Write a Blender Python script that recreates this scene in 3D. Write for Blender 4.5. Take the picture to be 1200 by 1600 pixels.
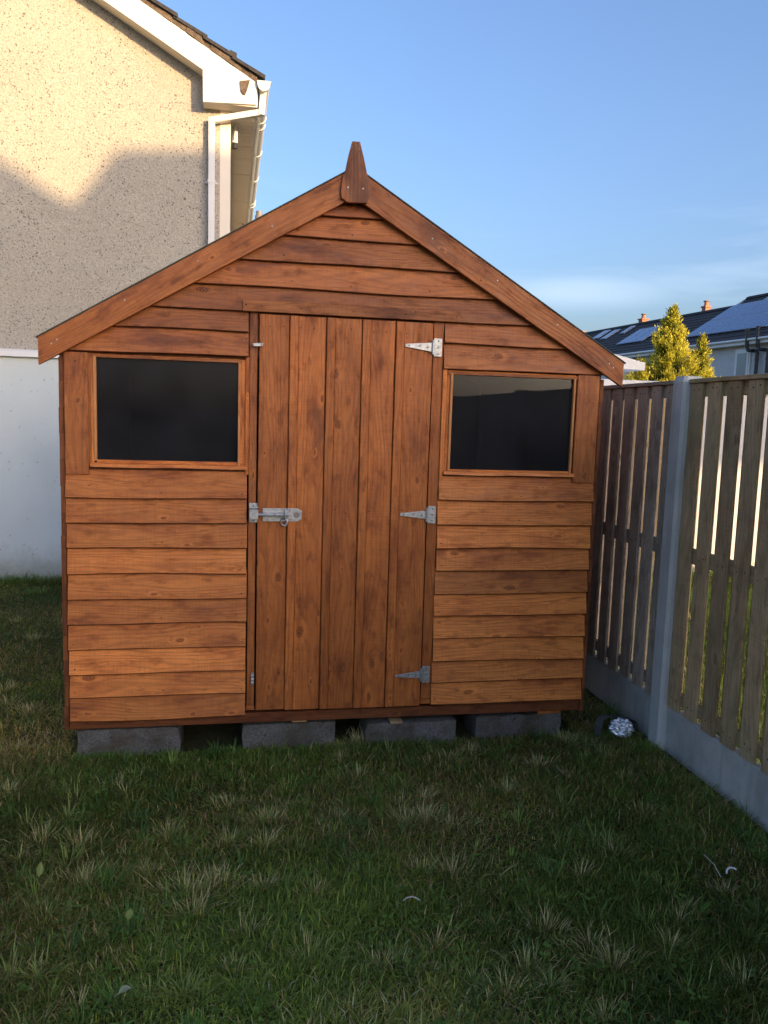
import bpy, math, random
import numpy as np
from mathutils import Vector, Matrix
for o in list(bpy.data.objects): bpy.data.objects.remove(o)
random.seed(7); rng = np.random.default_rng(11)
S = bpy.context.scene; C = S.collection
R = math.radians

# ------------------------------------------------------------------ camera
cd = bpy.data.cameras.new('camera'); cam = bpy.data.objects.new('camera', cd); C.objects.link(cam)
cd.sensor_fit = 'VERTICAL'; cd.sensor_height = 36; cd.sensor_width = 27; cd.lens = 1229.55/1600*36
cd.clip_start = 0.05; cd.clip_end = 5000
r_ = Vector((0.98384687, -0.17649233, 0.0299297)); u_ = Vector((-0.00828095, 0.12214344, 0.99247791)); f_ = Vector((0.17882046, 0.97669414, -0.11870892))
M = Matrix((r_, u_, -f_)).transposed().to_4x4(); M.translation = Vector((0.7143, -3.3534, 1.4699)); cam.matrix_world = M
S.camera = cam
S.render.resolution_x = 768; S.render.resolution_y = 1024

# ------------------------------------------------------------------ sky and sun
SUN_EL = 9.0; SUN_DIR = Vector((0.53, -0.848, math.tan(R(SUN_EL)))).normalized()      # towards the sun
W = bpy.data.worlds.new('World'); S.world = W; W.use_nodes = True
wt = W.node_tree; wt.nodes.clear()
out = wt.nodes.new('ShaderNodeOutputWorld'); bg = wt.nodes.new('ShaderNodeBackground')
sky = wt.nodes.new('ShaderNodeTexSky'); sky.sky_type = 'NISHITA'; sky.sun_disc = False
sky.sun_elevation = R(SUN_EL); sky.sun_rotation = math.atan2(SUN_DIR.x, SUN_DIR.y)
sky.altitude = 50; sky.air_density = 1.0; sky.dust_density = 4.6; sky.ozone_density = 3.1
bg.inputs['Strength'].default_value = 0.15
tc = wt.nodes.new('ShaderNodeTexCoord'); mp = wt.nodes.new('ShaderNodeMapping'); mp.inputs['Scale'].default_value = (2.2, 2.2, 14)
nz = wt.nodes.new('ShaderNodeTexNoise'); nz.inputs['Scale'].default_value = 1.4; nz.inputs['Detail'].default_value = 6; nz.inputs['Roughness'].default_value = .55
wt.links.new(tc.outputs['Generated'], mp.inputs['Vector']); wt.links.new(mp.outputs[0], nz.inputs['Vector'])
rp = wt.nodes.new('ShaderNodeMapRange'); rp.inputs[1].default_value = .56; rp.inputs[2].default_value = .75; rp.inputs[3].default_value = 0; rp.inputs[4].default_value = .17
wt.links.new(nz.outputs[0], rp.inputs[0])
sx = wt.nodes.new('ShaderNodeSeparateXYZ'); wt.links.new(tc.outputs['Generated'], sx.inputs[0])
band = wt.nodes.new('ShaderNodeMapRange'); band.inputs[1].default_value = .30; band.inputs[2].default_value = .12; band.inputs[3].default_value = 0; band.inputs[4].default_value = 1
wt.links.new(sx.outputs['Z'], band.inputs[0])
mu = wt.nodes.new('ShaderNodeMath'); mu.operation = 'MULTIPLY'; wt.links.new(rp.outputs[0], mu.inputs[0]); wt.links.new(band.outputs[0], mu.inputs[1])
mx = wt.nodes.new('ShaderNodeMixRGB'); mx.inputs[2].default_value = (3.3, 3.6, 4.2, 1)
tn = wt.nodes.new('ShaderNodeMixRGB'); tn.blend_type = 'MULTIPLY'; tn.inputs[0].default_value = 1; tn.inputs[2].default_value = (1.02, .94, 1.0, 1)
wt.links.new(sky.outputs[0], tn.inputs[1])
cs_ = wt.nodes.new('ShaderNodeVectorMath'); cs_.operation = 'SUBTRACT'; cs_.inputs[1].default_value = (0.3941, 0.9060, 0.1544); wt.links.new(tc.outputs['Generated'], cs_.inputs[0])
cm_ = wt.nodes.new('ShaderNodeVectorMath'); cm_.operation = 'MULTIPLY'; cm_.inputs[1].default_value = (7, 7, 38); wt.links.new(cs_.outputs[0], cm_.inputs[0])
cl_ = wt.nodes.new('ShaderNodeVectorMath'); cl_.operation = 'LENGTH'; wt.links.new(cm_.outputs[0], cl_.inputs[0])
cr_ = wt.nodes.new('ShaderNodeMapRange'); cr_.interpolation_type = 'SMOOTHSTEP'; cr_.inputs[1].default_value = 1.1; cr_.inputs[2].default_value = .1; cr_.inputs[3].default_value = 0; cr_.inputs[4].default_value = .34; wt.links.new(cl_.outputs['Value'], cr_.inputs[0])
cn_ = wt.nodes.new('ShaderNodeMath'); cn_.operation = 'MULTIPLY'; wt.links.new(cr_.outputs[0], cn_.inputs[0]); wt.links.new(nz.outputs[0], cn_.inputs[1])
ca_ = wt.nodes.new('ShaderNodeMath'); ca_.operation = 'MAXIMUM'; wt.links.new(cn_.outputs[0], ca_.inputs[0]); wt.links.new(mu.outputs[0], ca_.inputs[1])
wt.links.new(ca_.outputs[0], mx.inputs[0]); wt.links.new(tn.outputs[0], mx.inputs[1])
wt.links.new(mx.outputs[0], bg.inputs['Color']); wt.links.new(bg.outputs[0], out.inputs[0])
sl = bpy.data.lights.new('sun', 'SUN'); so = bpy.data.objects.new('sun', sl); C.objects.link(so)
sl.energy = 2.3; sl.angle = R(0.35); sl.color = (1.0, .68, .34)
so.rotation_euler = (-SUN_DIR).to_track_quat('-Z', 'Y').to_euler()
S.view_settings.view_transform = 'Standard'; S.view_settings.look = 'None'; S.view_settings.gamma = 1
S.view_settings.exposure = 1.56
S.render.engine = 'CYCLES'
try: S.cycles.max_bounces = 8; S.cycles.transparent_max_bounces = 12
except Exception: pass

# ------------------------------------------------------------------ material helpers
class NT:
    def __init__(s, name):
        s.m = bpy.data.materials.new(name); s.m.use_nodes = True; s.t = s.m.node_tree; s.t.nodes.clear()
        s.o = s.n('ShaderNodeOutputMaterial'); s.b = s.n('ShaderNodeBsdfPrincipled'); s.l(s.b.outputs[0], s.o.inputs[0])
    def n(s, k, **kw):
        x = s.t.nodes.new(k)
        for a, v in kw.items(): setattr(x, a, v)
        return x
    def l(s, a, b): s.t.links.new(a, b)
    def put(s, sock, v):
        if isinstance(v, (int, float, tuple, list)): sock.default_value = v
        else: s.l(v, sock)
    def math(s, op, a, b=None, c=None, clamp=False):
        x = s.n('ShaderNodeMath', operation=op); x.use_clamp = clamp
        s.put(x.inputs[0], a)
        if b is not None: s.put(x.inputs[1], b)
        if c is not None: s.put(x.inputs[2], c)
        return x.outputs[0]
    def mix(s, f, a, b, mode='MIX'):
        x = s.n('ShaderNodeMixRGB', blend_type=mode)
        s.put(x.inputs[0], f); s.put(x.inputs[1], a if not isinstance(a, tuple) else (*a[:3], 1)); s.put(x.inputs[2], b if not isinstance(b, tuple) else (*b[:3], 1))
        return x.outputs[0]
    def rng(s, v, a, b, c=0., d=1.):
        x = s.n('ShaderNodeMapRange'); s.put(x.inputs[0], v)
        for i, q in enumerate((a, b, c, d)): x.inputs[i+1].default_value = q
        return x.outputs[0]
    def xyz(s, x, y, z=0.):
        c = s.n('ShaderNodeCombineXYZ'); s.put(c.inputs[0], x); s.put(c.inputs[1], y); s.put(c.inputs[2], z); return c.outputs[0]
    def noise(s, vec, scale, det=3, rough=.5, dim='3D'):
        x = s.n('ShaderNodeTexNoise', noise_dimensions=dim)
        if vec is not None: s.l(vec, x.inputs['Vector'])
        x.inputs['Scale'].default_value = scale; x.inputs['Detail'].default_value = det; x.inputs['Roughness'].default_value = rough
        return x.outputs[0]
    def obj(s): return s.n('ShaderNodeTexCoord').outputs['Object']
    def geo(s): return s.n('ShaderNodeNewGeometry').outputs['Position']
    def bump(s, h, strength=.3, dist=.002):
        x = s.n('ShaderNodeBump'); x.inputs['Strength'].default_value = strength; x.inputs['Distance'].default_value = dist
        s.l(h, x.inputs['Height']); s.l(x.outputs[0], s.b.inputs['Normal'])
    def fin(s, col, rough=.6, spec=.5, metal=0):
        s.put(s.b.inputs['Base Color'], col if not isinstance(col, tuple) else (*col[:3], 1)); s.put(s.b.inputs['Roughness'], rough)
        s.b.inputs['Specular IOR Level'].default_value = spec; s.b.inputs['Metallic'].default_value = metal
        return s.m

def wood(name, light, mid, dark, rough=.55, spec=.35, knots=1., blotch=.7, tint=(.72, 1.15), moss=None, ringamt=.27):
    """boards carry UVs in metres, u along the grain; the colour attribute 'brd' is a random number per board"""
    t = NT(name)
    uv = t.n('ShaderNodeUVMap').outputs[0]; sp = t.n('ShaderNodeSeparateXYZ'); t.l(uv, sp.inputs[0]); u, v = sp.outputs[0], sp.outputs[1]
    at = t.n('ShaderNodeAttribute', attribute_name='brd'); br = at.outputs['Fac']
    # knots
    jx = t.noise(t.xyz(t.math('MULTIPLY', u, 9), t.math('MULTIPLY', v, 20)), 1., 2, .5, '2D')
    ju = t.math('ADD', t.math('MULTIPLY', u, 4.3), t.math('MULTIPLY', jx, .14)); jv = t.math('ADD', t.math('MULTIPLY', v, 8.5), t.math('MULTIPLY', jx, .2))
    vo = t.n('ShaderNodeTexVoronoi', voronoi_dimensions='2D'); t.l(t.xyz(ju, jv), vo.inputs['Vector']); vo.inputs['Scale'].default_value = 1.
    cs = t.n('ShaderNodeSeparateColor'); t.l(vo.outputs['Color'], cs.inputs[0])
    has = t.math('MULTIPLY', t.math('GREATER_THAN', cs.outputs[0], .50), knots)
    size = t.rng(t.math('POWER', cs.outputs[1], 1.8), 0, 1, .022, .115)
    kd = t.math('DIVIDE', vo.outputs['Distance'], size)
    bump = t.math('MULTIPLY', t.math('EXPONENT', t.math('MULTIPLY', t.math('MULTIPLY', kd, kd), -.22)), has)
    # growth rings: contours of (across + slow noise + knot bump)
    n1 = t.noise(t.xyz(t.math('MULTIPLY', u, 1.1), t.math('MULTIPLY', v, 8)), 1., 2, .45, '2D')
    wob = t.noise(t.xyz(t.math('MULTIPLY', u, 7), t.math('MULTIPLY', v, 30)), 1., 3, .5, '2D')
    ph = t.math('ADD', t.math('ADD', t.math('MULTIPLY', v, 260), t.math('MULTIPLY', n1, 46)), t.math('ADD', t.math('MULTIPLY', bump, 13), t.math('MULTIPLY', wob, 2.6)))
    ring = t.math('MULTIPLY_ADD', t.math('SINE', ph), .5, .5); ring = t.math('POWER', ring, 2.2)
    fine = t.noise(t.xyz(t.math('MULTIPLY', u, 14), t.math('MULTIPLY', v, 420)), 1., 3, .6, '2D')
    blo = t.noise(t.xyz(t.math('MULTIPLY', u, 2.3), t.math('MULTIPLY', v, 7)), 1., 5, .62, '2D')
    blo2 = t.noise(t.xyz(t.math('MULTIPLY', u, 9), t.math('MULTIPLY', v, 22)), 1., 4, .6, '2D')
    saw = t.noise(t.xyz(t.math('MULTIPLY', u, 330), t.math('MULTIPLY', v, 6)), 1., 2, .5, '2D')
    col = t.mix(t.rng(blo, .36, .66), light, mid)
    col = t.mix(t.math('MULTIPLY', ring, ringamt), col, dark)
    col = t.mix(t.math('MULTIPLY', t.rng(fine, .42, .75), .5), col, dark)
    col = t.mix(t.math('MULTIPLY', t.rng(blo2, .56, .72), blotch*.75), col, dark)
    col = t.mix(t.math('MULTIPLY', t.rng(blo, .58, .74), blotch), col, dark)
    col = t.mix(t.math('MULTIPLY', t.rng(saw, .4, .75), .2), col, dark)
    # pale streaks of unstained summer wood next to knots
    halo = t.math('MULTIPLY', t.math('MULTIPLY', t.rng(kd, 1.1, 1.5), t.rng(kd, 3.2, 1.9)), has)
    col = t.mix(t.math('MULTIPLY', t.math('MULTIPLY', halo, t.rng(wob, .4, .6)), .65), col, light)
    kn = t.math('MULTIPLY', t.rng(kd, 1.15, .75), has)
    kr = t.math('MULTIPLY_ADD', t.math('SINE', t.math('MULTIPLY', kd, 13)), .5, .5)
    col = t.mix(t.math('MULTIPLY', kn, .95), col, t.mix(kr, tuple(c*.42 for c in dark), mid))
    if moss: col = t.mix(t.math('MULTIPLY', t.rng(t.noise(t.geo(), 2.2, 4, .6), .42, .68), .55), col, moss)
    k = t.rng(br, 0, 1, tint[0], tint[1]); g = t.n('ShaderNodeCombineColor'); t.l(k, g.inputs[0]); t.l(k, g.inputs[1]); t.l(k, g.inputs[2])
    col = t.mix(1., col, g.outputs[0], 'MULTIPLY')
    hgt = t.math('ADD', t.math('MULTIPLY', ring, -.5), t.math('ADD', t.math('MULTIPLY', fine, .6), t.math('ADD', t.math('MULTIPLY', saw, .35), t.math('MULTIPLY', kn, -.8))))
    t.bump(hgt, .55, .0016)
    return t.fin(col, t.rng(blo2, .3, .7, rough-.08, rough+.15), spec)

def speck(name, c1, c2, scale=60, rough=.9, bump=.3, bd=.003, c3=None, big=1.5, bigamt=.4, spec=.3, pits=0, streak=None):
    t = NT(name); p = t.geo()
    n = t.noise(p, scale, 4, .7); col = t.mix(t.rng(n, .35, .65), c1, c2)
    if c3: col = t.mix(t.math('MULTIPLY', t.rng(t.noise(p, big, 5, .6), .4, .7), bigamt), col, c3)
    if streak:
        q = t.n('ShaderNodeMapping'); q.inputs['Scale'].default_value = (9, 9, 1.1); t.l(p, q.inputs['Vector'])
        col = t.mix(t.math('MULTIPLY', t.rng(t.noise(q.outputs[0], 1.6, 5, .65), .5, .72), .55), col, streak)
    if pits:
        pt_ = t.rng(t.noise(p, pits, 1, .3), .72, .78); col = t.mix(t.math('MULTIPLY', pt_, .5), col, tuple(c*.35 for c in c1)); n = t.math('SUBTRACT', n, pt_)
    t.bump(n, bump, bd); return t.fin(col, rough, spec)

# real-world base colours
MAT = {}
MAT['stain'] = wood('orange_stained_softwood', (.80, .275, .058), (.58, .172, .034), (.16, .038, .010), .50, .35, blotch=.6, tint=(.72, 1.28))
MAT['stain_door'] = wood('orange_stained_softwood_door', (.56, .180, .040), (.38, .110, .024), (.11, .028, .008), .50, .35, blotch=.7)
MAT['stain_gable'] = wood('brown_stained_softwood', (.50, .168, .038), (.34, .100, .024), (.095, .026, .009), .50, .4)
MAT['stain_dark'] = wood('dark_stained_softwood', (.26, .085, .026), (.17, .052, .017), (.065, .02, .009), .6, .3)
MAT['edge'] = wood('stained_edge_lap_shade', (.14, .040, .012), (.09, .026, .009), (.04, .012, .006), .7, .2, knots=0)  # edge stain plus painted shade, darkens the shadow lines under the laps
MAT['bead'] = wood('pale_glazing_bead', (.58, .28, .10), (.46, .19, .065), (.26, .09, .03), .55, .35, knots=0, blotch=.4)
MAT['fence'] = wood('green_treated_softwood', (.68, .50, .27), (.50, .355, .18), (.17, .11, .055), .75, .2, blotch=.6, tint=(.75, 1.15), moss=(.36, .32, .17))
MAT['fence_brown'] = wood('brown_treated_softwood', (.62, .50, .37), (.45, .36, .27), (.17, .125, .09), .75, .2, blotch=.6, tint=(.7, 1.15))
MAT['raw'] = wood('raw_softwood', (.62, .42, .22), (.52, .34, .17), (.30, .17, .08), .7, .2, knots=.4, blotch=.3)
MAT['post'] = speck('grey_cast_concrete', (.50, .51, .47), (.62, .62, .57), 260, .85, .35, .0012, (.36, .37, .34), 3.5, .6, pits=120, streak=(.30, .31, .26))
MAT['gravel'] = speck('grey_gravel_board_concrete', (.46, .46, .43), (.64, .64, .58), 190, .9, .6, .002, (.24, .26, .24), 4.5, .55, pits=150, streak=(.28, .28, .20))
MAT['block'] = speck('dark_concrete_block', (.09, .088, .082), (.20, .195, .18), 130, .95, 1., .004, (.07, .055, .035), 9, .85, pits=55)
MAT['upvc'] = speck('white_plastic_trim', (.78, .78, .76), (.82, .82, .80), 3, .35, .05, .001, (.66, .64, .58), 2.5, .35, .5)
MAT['soffit'] = speck('cream_soffit_board', (.84, .76, .64), (.88, .80, .68), 3, .5, .05, .001)
MAT['mortar'] = speck('brown_roof_mortar', (.12, .09, .07), (.24, .18, .13), 45, .95, 1., .012, (.07, .05, .045), 9, .6)
MAT['slate'] = speck('dark_roof_tile', (.030, .030, .034), (.062, .058, .058), 30, .8, .5, .004, (.09, .085, .07), 6, .35)
MAT['felt'] = speck('green_mineral_felt', (.06, .075, .06), (.12, .14, .12), 400, .95, .6, .001)
MAT['brick_pot'] = speck('orange_chimney_pot', (.42, .17, .09), (.52, .24, .14), 20, .8, .2)
MAT['black'] = speck('black_plastic_pipe', (.022, .023, .026), (.03, .031, .034), 8, .35, .02, .001, None, 1, 0, .5)
MAT['greypipe'] = speck('grey_metal_pipe', (.20, .17, .15), (.28, .25, .22), 20, .5, .1, .001)
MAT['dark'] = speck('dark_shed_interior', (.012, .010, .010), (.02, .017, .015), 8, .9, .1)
MAT['render_far'] = speck('pale_painted_render', (.62, .60, .58), (.68, .66, .63), 9, .9, .2, .004, (.55, .52, .50), .8, .4)
MAT['strap'] = speck('dark_woven_strap', (.05, .048, .045), (.10, .095, .09), 250, .8, .4, .001)
MAT['paper'] = speck('white_plastic_scrap', (.75, .76, .78), (.82, .82, .82), 40, .5, .1, .001)
def _smooth():
    t = NT('white_smooth_render'); p = t.geo(); sp = t.n('ShaderNodeSeparateXYZ'); t.l(p, sp.inputs[0])
    col = t.mix(t.rng(t.noise(p, 1.6, 4, .55), .35, .65), (.64, .71, .70), (.72, .78, .76))
    mud = t.math('MULTIPLY', t.rng(t.math('SUBTRACT', sp.outputs[2], t.math('MULTIPLY', t.noise(p, 7, 5, .7), .35)), .14, -.12), .75)
    col = t.mix(mud, col, (.30, .29, .22))
    dots = t.math('MULTIPLY', t.math('GREATER_THAN', t.noise(p, 26, 2, .4), .735), .5)
    col = t.mix(dots, col, (.30, .28, .24))
    t.bump(t.noise(p, 60, 4, .6), .25, .003); return t.fin(col, .8, .3)
MAT['smooth'] = _smooth()
def _dash():
    t = NT('pebbledash'); p = t.geo()
    vo = t.n('ShaderNodeTexVoronoi'); t.l(p, vo.inputs['Vector']); vo.inputs['Scale'].default_value = 105
    cs = t.n('ShaderNodeSeparateColor'); t.l(vo.outputs['Color'], cs.inputs[0])
    n1 = t.noise(p, 78, 3, .6); n2 = t.noise(p, 52, 3, .65)
    col = t.mix(cs.outputs[0], (.43, .395, .33), (.55, .515, .435))
    col = t.mix(t.math('MULTIPLY', t.rng(n1, .56, .66), .62), col, (.21, .18, .145))
    col = t.mix(t.math('MULTIPLY', t.rng(n2, .60, .70), .6), col, (.72, .69, .61))
    col = t.mix(t.math('MULTIPLY', t.math('GREATER_THAN', cs.outputs[1], .965), .8), col, (.10, .085, .075))
    col = t.mix(t.math('MULTIPLY', t.rng(t.noise(p, .9, 5, .6), .45, .7), .30), col, (.34, .30, .25))
    t.bump(t.math('SUBTRACT', n2, n1), .9, .006); return t.fin(col, .9, .25)
MAT['dash'] = _dash()
def _galv():
    t = NT('galvanised_steel'); p = t.obj()
    vo = t.n('ShaderNodeTexVoronoi'); t.l(p, vo.inputs['Vector']); vo.inputs['Scale'].default_value = 130
    cs = t.n('ShaderNodeSeparateColor'); t.l(vo.outputs['Color'], cs.inputs[0])
    col = t.mix(cs.outputs[0], (.34, .37, .39), (.52, .54, .55)); t.bump(t.noise(p, 80, 2), .1, .001)
    return t.fin(col, t.rng(cs.outputs[1], 0, 1, .38, .55), .5, .75)
MAT['galv'] = _galv()
def _foil():
    t = NT('crumpled_foil'); t.bump(t.noise(t.obj(), 60, 3), .4, .003)
    return t.fin((.85, .86, .88), .3, .5, .75)
MAT['foil'] = _foil()
def _glass(name, tint=.6):
    t = NT(name); g = t.n('ShaderNodeBsdfGlossy'); g.inputs['Roughness'].default_value = .015; g.inputs['Color'].default_value = (.55, .66, .88, 1)
    tr = t.n('ShaderNodeBsdfTransparent'); tr.inputs['Color'].default_value = (tint*.9, tint*.95, tint, 1)
    fr = t.n('ShaderNodeFresnel'); fr.inputs['IOR'].default_value = 1.25; mx = t.n('ShaderNodeMixShader')
    t.l(fr.outputs[0], mx.inputs[0]); t.l(tr.outputs[0], mx.inputs[1]); t.l(g.outputs[0], mx.inputs[2])
    df = t.n('ShaderNodeBsdfDiffuse'); df.inputs['Color'].default_value = (.5, .5, .55, 1); m2 = t.n('ShaderNodeMixShader')
    t.l(t.rng(t.noise(t.obj(), 5, 4, .6), .3, .7, .014, .034), m2.inputs[0]); t.l(mx.outputs[0], m2.inputs[1]); t.l(df.outputs[0], m2.inputs[2]); t.l(m2.outputs[0], t.o.inputs[0]); return t.m
MAT['glass'] = _glass('shed_glazing')
def _panel():
    t = NT('solar_panel_glass'); uv = t.n('ShaderNodeUVMap').outputs[0]; sp = t.n('ShaderNodeSeparateXYZ'); t.l(uv, sp.inputs[0])
    gx = t.math('PINGPONG', t.math('MULTIPLY', sp.outputs[0], 6), .5); gy = t.math('PINGPONG', t.math('MULTIPLY', sp.outputs[1], 6), .5)
    ln = t.math('MULTIPLY', t.math('LESS_THAN', t.math('MINIMUM', gx, gy), .03), .08)
    return t.fin(t.mix(ln, (.035, .07, .20), (.25, .33, .5)), .12, .9)
MAT['solar'] = _panel()
def _attr(name, rough=.6, spec=.3, trans=.3, var=0):
    t = NT(name); a = t.n('ShaderNodeAttribute', attribute_name='bc')
    tr = t.n('ShaderNodeBsdfTranslucent'); t.l(a.outputs['Color'], tr.inputs['Color']); mx = t.n('ShaderNodeMixShader'); mx.inputs[0].default_value = trans
    t.fin(a.outputs['Color'], rough, spec); t.l(t.b.outputs[0], mx.inputs[1]); t.l(tr.outputs[0], mx.inputs[2]); t.l(mx.outputs[0], t.o.inputs[0]); return t.m
MAT['blade'] = _attr('grass_blade', .55, .25, .3)
MAT['needle'] = _attr('golden_conifer_foliage', .7, .2, .35)
def _ground():
    t = NT('lawn_soil_and_thatch'); p = t.geo(); n = t.noise(p, 6, 6, .7); n2 = t.noise(p, 90, 4, .7); n3 = t.noise(p, 1.3, 3)
    col = t.mix(t.rng(n, .35, .65), (.05, .055, .024), (.12, .095, .055)); col = t.mix(t.rng(n2, .35, .7), col, (.05, .065, .024))
    col = t.mix(t.math('MULTIPLY', t.rng(n3, .4, .7), .5), col, (.028, .055, .016)); t.bump(n2, 1., .02); return t.fin(col, 1., .1)
MAT['ground'] = _ground()
MAT['trunk'] = speck('conifer_bark', (.06, .04, .03), (.11, .08, .06), 40, .95, .8, .006)
MAT['leaf_y'] = speck('yellow_leaf', (.16, .22, .05), (.22, .26, .07), 60, .6, .2)
MAT['leaf_p'] = speck('pale_leaf', (.22, .24, .14), (.28, .3, .18), 60, .6, .2)
MAT['twig'] = speck('bleached_twig', (.40, .37, .30), (.55, .52, .45), 60, .7, .2)
MAT['tan'] = wood('tan_timber_boards', (.55, .40, .19), (.46, .32, .15), (.28, .18, .08), .7, .2, blotch=.3)

# ------------------------------------------------------------------ mesh helpers
class MB:
    def __init__(s): s.v = []; s.f = []; s.uv = []; s.mi = []; s.br = []
    def poly(s, pts, uvs=None, mi=0, br=.5):
        i = len(s.v); s.v += [tuple(p) for p in pts]; s.f.append(list(range(i, i+len(pts))))
        s.uv += (uvs or [(p[0], p[2]) for p in pts]); s.mi.append(mi); s.br.append(br)
    def grain(s, faces, g, mi=0, br=None):
        """faces: lists of points; g: 0/1/2 grain axis; random offset of the pattern for this board"""
        br = random.random() if br is None else br; ou, ov = random.uniform(0, 50), random.uniform(0, 50)
        o = [i for i in (0, 1, 2) if i != g]
        for fc in faces: s.poly(fc, [(p[g]+ou, p[o[0]]+p[o[1]]+ov) for p in fc], mi, br)
    def box(s, a, b, g=0, mi=0, br=None, c=0.0):
        """axis box a..b; c = chamfer of the edges along the grain"""
        x0, y0, z0 = a; x1, y1, z1 = b
        if c <= 0:
            P = [(x0,y0,z0),(x1,y0,z0),(x1,y1,z0),(x0,y1,z0),(x0,y0,z1),(x1,y0,z1),(x1,y1,z1),(x0,y1,z1)]
            F = [[0,3,2,1],[4,5,6,7],[0,1,5,4],[1,2,6,5],[2,3,7,6],[3,0,4,7]]
            s.grain([[P[i] for i in f] for f in F], g, mi, br); return
        lo = [x0,y0,z0]; hi = [x1,y1,z1]; o = [i for i in (0,1,2) if i != g]; p, q = o
        prof = [(lo[p]+c,lo[q]),(hi[p]-c,lo[q]),(hi[p],lo[q]+c),(hi[p],hi[q]-c),(hi[p]-c,hi[q]),(lo[p]+c,hi[q]),(lo[p],hi[q]-c),(lo[p],lo[q]+c)]
        s.prism(prof, g, lo[g], hi[g], mi, br)
    def prism(s, prof, g, t0, t1, mi=0, br=None, n=1, jit=0., wav=None):
        """profile polygon in the two other axes, swept along g from t0 to t1"""
        o = [i for i in (0,1,2) if i != g]
        def pt(t, a, b):
            r = [0,0,0]; r[g] = t; r[o[0]] = a; r[o[1]] = b; return tuple(r)
        ts = [t0+(t1-t0)*i/n for i in range(n+1)]
        rings = []
        for k, t in enumerate(ts):
            d = wav(t) if wav else (0, 0)
            rings.append([pt(t, a+d[0], b+d[1]) for a, b in prof])
        F = []
        m = len(prof)
        for k in range(n):
            for i in range(m):
                j = (i+1) % m; F.append([rings[k][i], rings[k][j], rings[k+1][j], rings[k+1][i]])
        F.append(rings[0][::-1]); F.append(rings[-1])
        s.grain(F, g, mi, br)
    def slab(s, pts, y0, y1, g=0, mi=0, br=None, rot=0.):
        """polygon in x,z extruded along y from y0 (front) to y1; grain turned by rot in the x,z plane"""
        br = random.random() if br is None else br; ou, ov = random.uniform(0, 50), random.uniform(0, 50)
        ca, sa = math.cos(rot), math.sin(rot)
        def uv(p): return (p[0]*ca+p[2]*sa+ou, -p[0]*sa+p[2]*ca+ov+p[1])
        n = len(pts); A = [(x, y0, z) for x, z in pts]; B = [(x, y1, z) for x, z in pts]
        fs = [A, B[::-1]] + [[A[j], A[i], B[i], B[j]] for i in range(n) for j in [(i+1) % n]]
        for f in fs: s.poly(f, [uv(p) for p in f], mi, br)
    def tube(s, pts, r, seg=10, mi=0, caps=True):
        pts = [Vector(p) for p in pts]; rings = []
        rr = r if isinstance(r, (list, tuple)) else [r]*len(pts); up = None
        for k, p in enumerate(pts):
            d = (pts[min(k+1, len(pts)-1)]-pts[max(k-1, 0)]).normalized()
            if up is None: up = d.orthogonal().normalized()
            up = (up - d*up.dot(d)).normalized(); q = d.cross(up)
            rings.append([tuple(p+(up*math.cos(a)+q*math.sin(a))*rr[k]) for a in [2*math.pi*i/seg for i in range(seg)]])
        br = random.random()
        for k in range(len(pts)-1):
            for i in range(seg):
                j = (i+1) % seg; s.poly([rings[k][i], rings[k][j], rings[k+1][j], rings[k+1][i]], [(k*.1, i*.01), (k*.1, i*.01+.01), (k*.1+.1, i*.01+.01), (k*.1+.1, i*.01)], mi, br)
        if caps: s.poly(rings[0][::-1], None, mi, br); s.poly(rings[-1], None, mi, br)
    def disc(s, c, r, n=(0,-1,0), h=.0012, mi=0, seg=8):
        c = Vector(c); n = Vector(n).normalized(); s.tube([c, c+n*h], r, seg, mi)
    def build(s, name, mats, parent=None, smooth=False, bevel=0):
        me = bpy.data.meshes.new(name); me.from_pydata(s.v, [], s.f); me.update()
        l = me.uv_layers.new(name='UVMap'); l.data.foreach_set('uv', np.array(s.uv, dtype=np.float32).ravel())
        a = me.attributes.new('brd', 'FLOAT', 'FACE'); a.data.foreach_set('value', np.array(s.br, dtype=np.float32))
        if not isinstance(mats, (list, tuple)): mats = [mats]
        for m in mats: me.materials.append(MAT[m])
        me.polygons.foreach_set('material_index', s.mi)
        if smooth: me.polygons.foreach_set('use_smooth', [True]*len(s.f))
        o = bpy.data.objects.new(name, me); C.objects.link(o)
        if parent: o.parent = parent
        if bevel:
            w = o.modifiers.new('weld', 'WELD'); w.merge_threshold = 1e-5
            b = o.modifiers.new('bevel', 'BEVEL'); b.width = bevel; b.segments = 2; b.limit_method = 'ANGLE'
        return o
def tag(o, label=None, cat=None, group=None, kind=None):
    for k, v in (('label', label), ('category', cat), ('group', group), ('kind', kind)):
        if v: o[k] = v
    return o
def empty(name, loc, rz=0., **kw):
    o = bpy.data.objects.new(name, None); C.objects.link(o); o.location = loc; o.rotation_euler = (0, 0, rz); return tag(o, **kw)
def copy_tree(o, parent=None):
    c = o.copy(); C.objects.link(c)
    if parent: c.parent = parent
    for ch in [k for k in bpy.data.objects if k.parent == o]: copy_tree(ch, c)
    return c

# ------------------------------------------------------------------ ground
g = MB(); g.poly([(-600, -600, -.004), (600, -600, -.004), (600, 900, -.004), (-600, 900, -.004)]); tag(g.build('ground', 'ground'), kind='structure')

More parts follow.
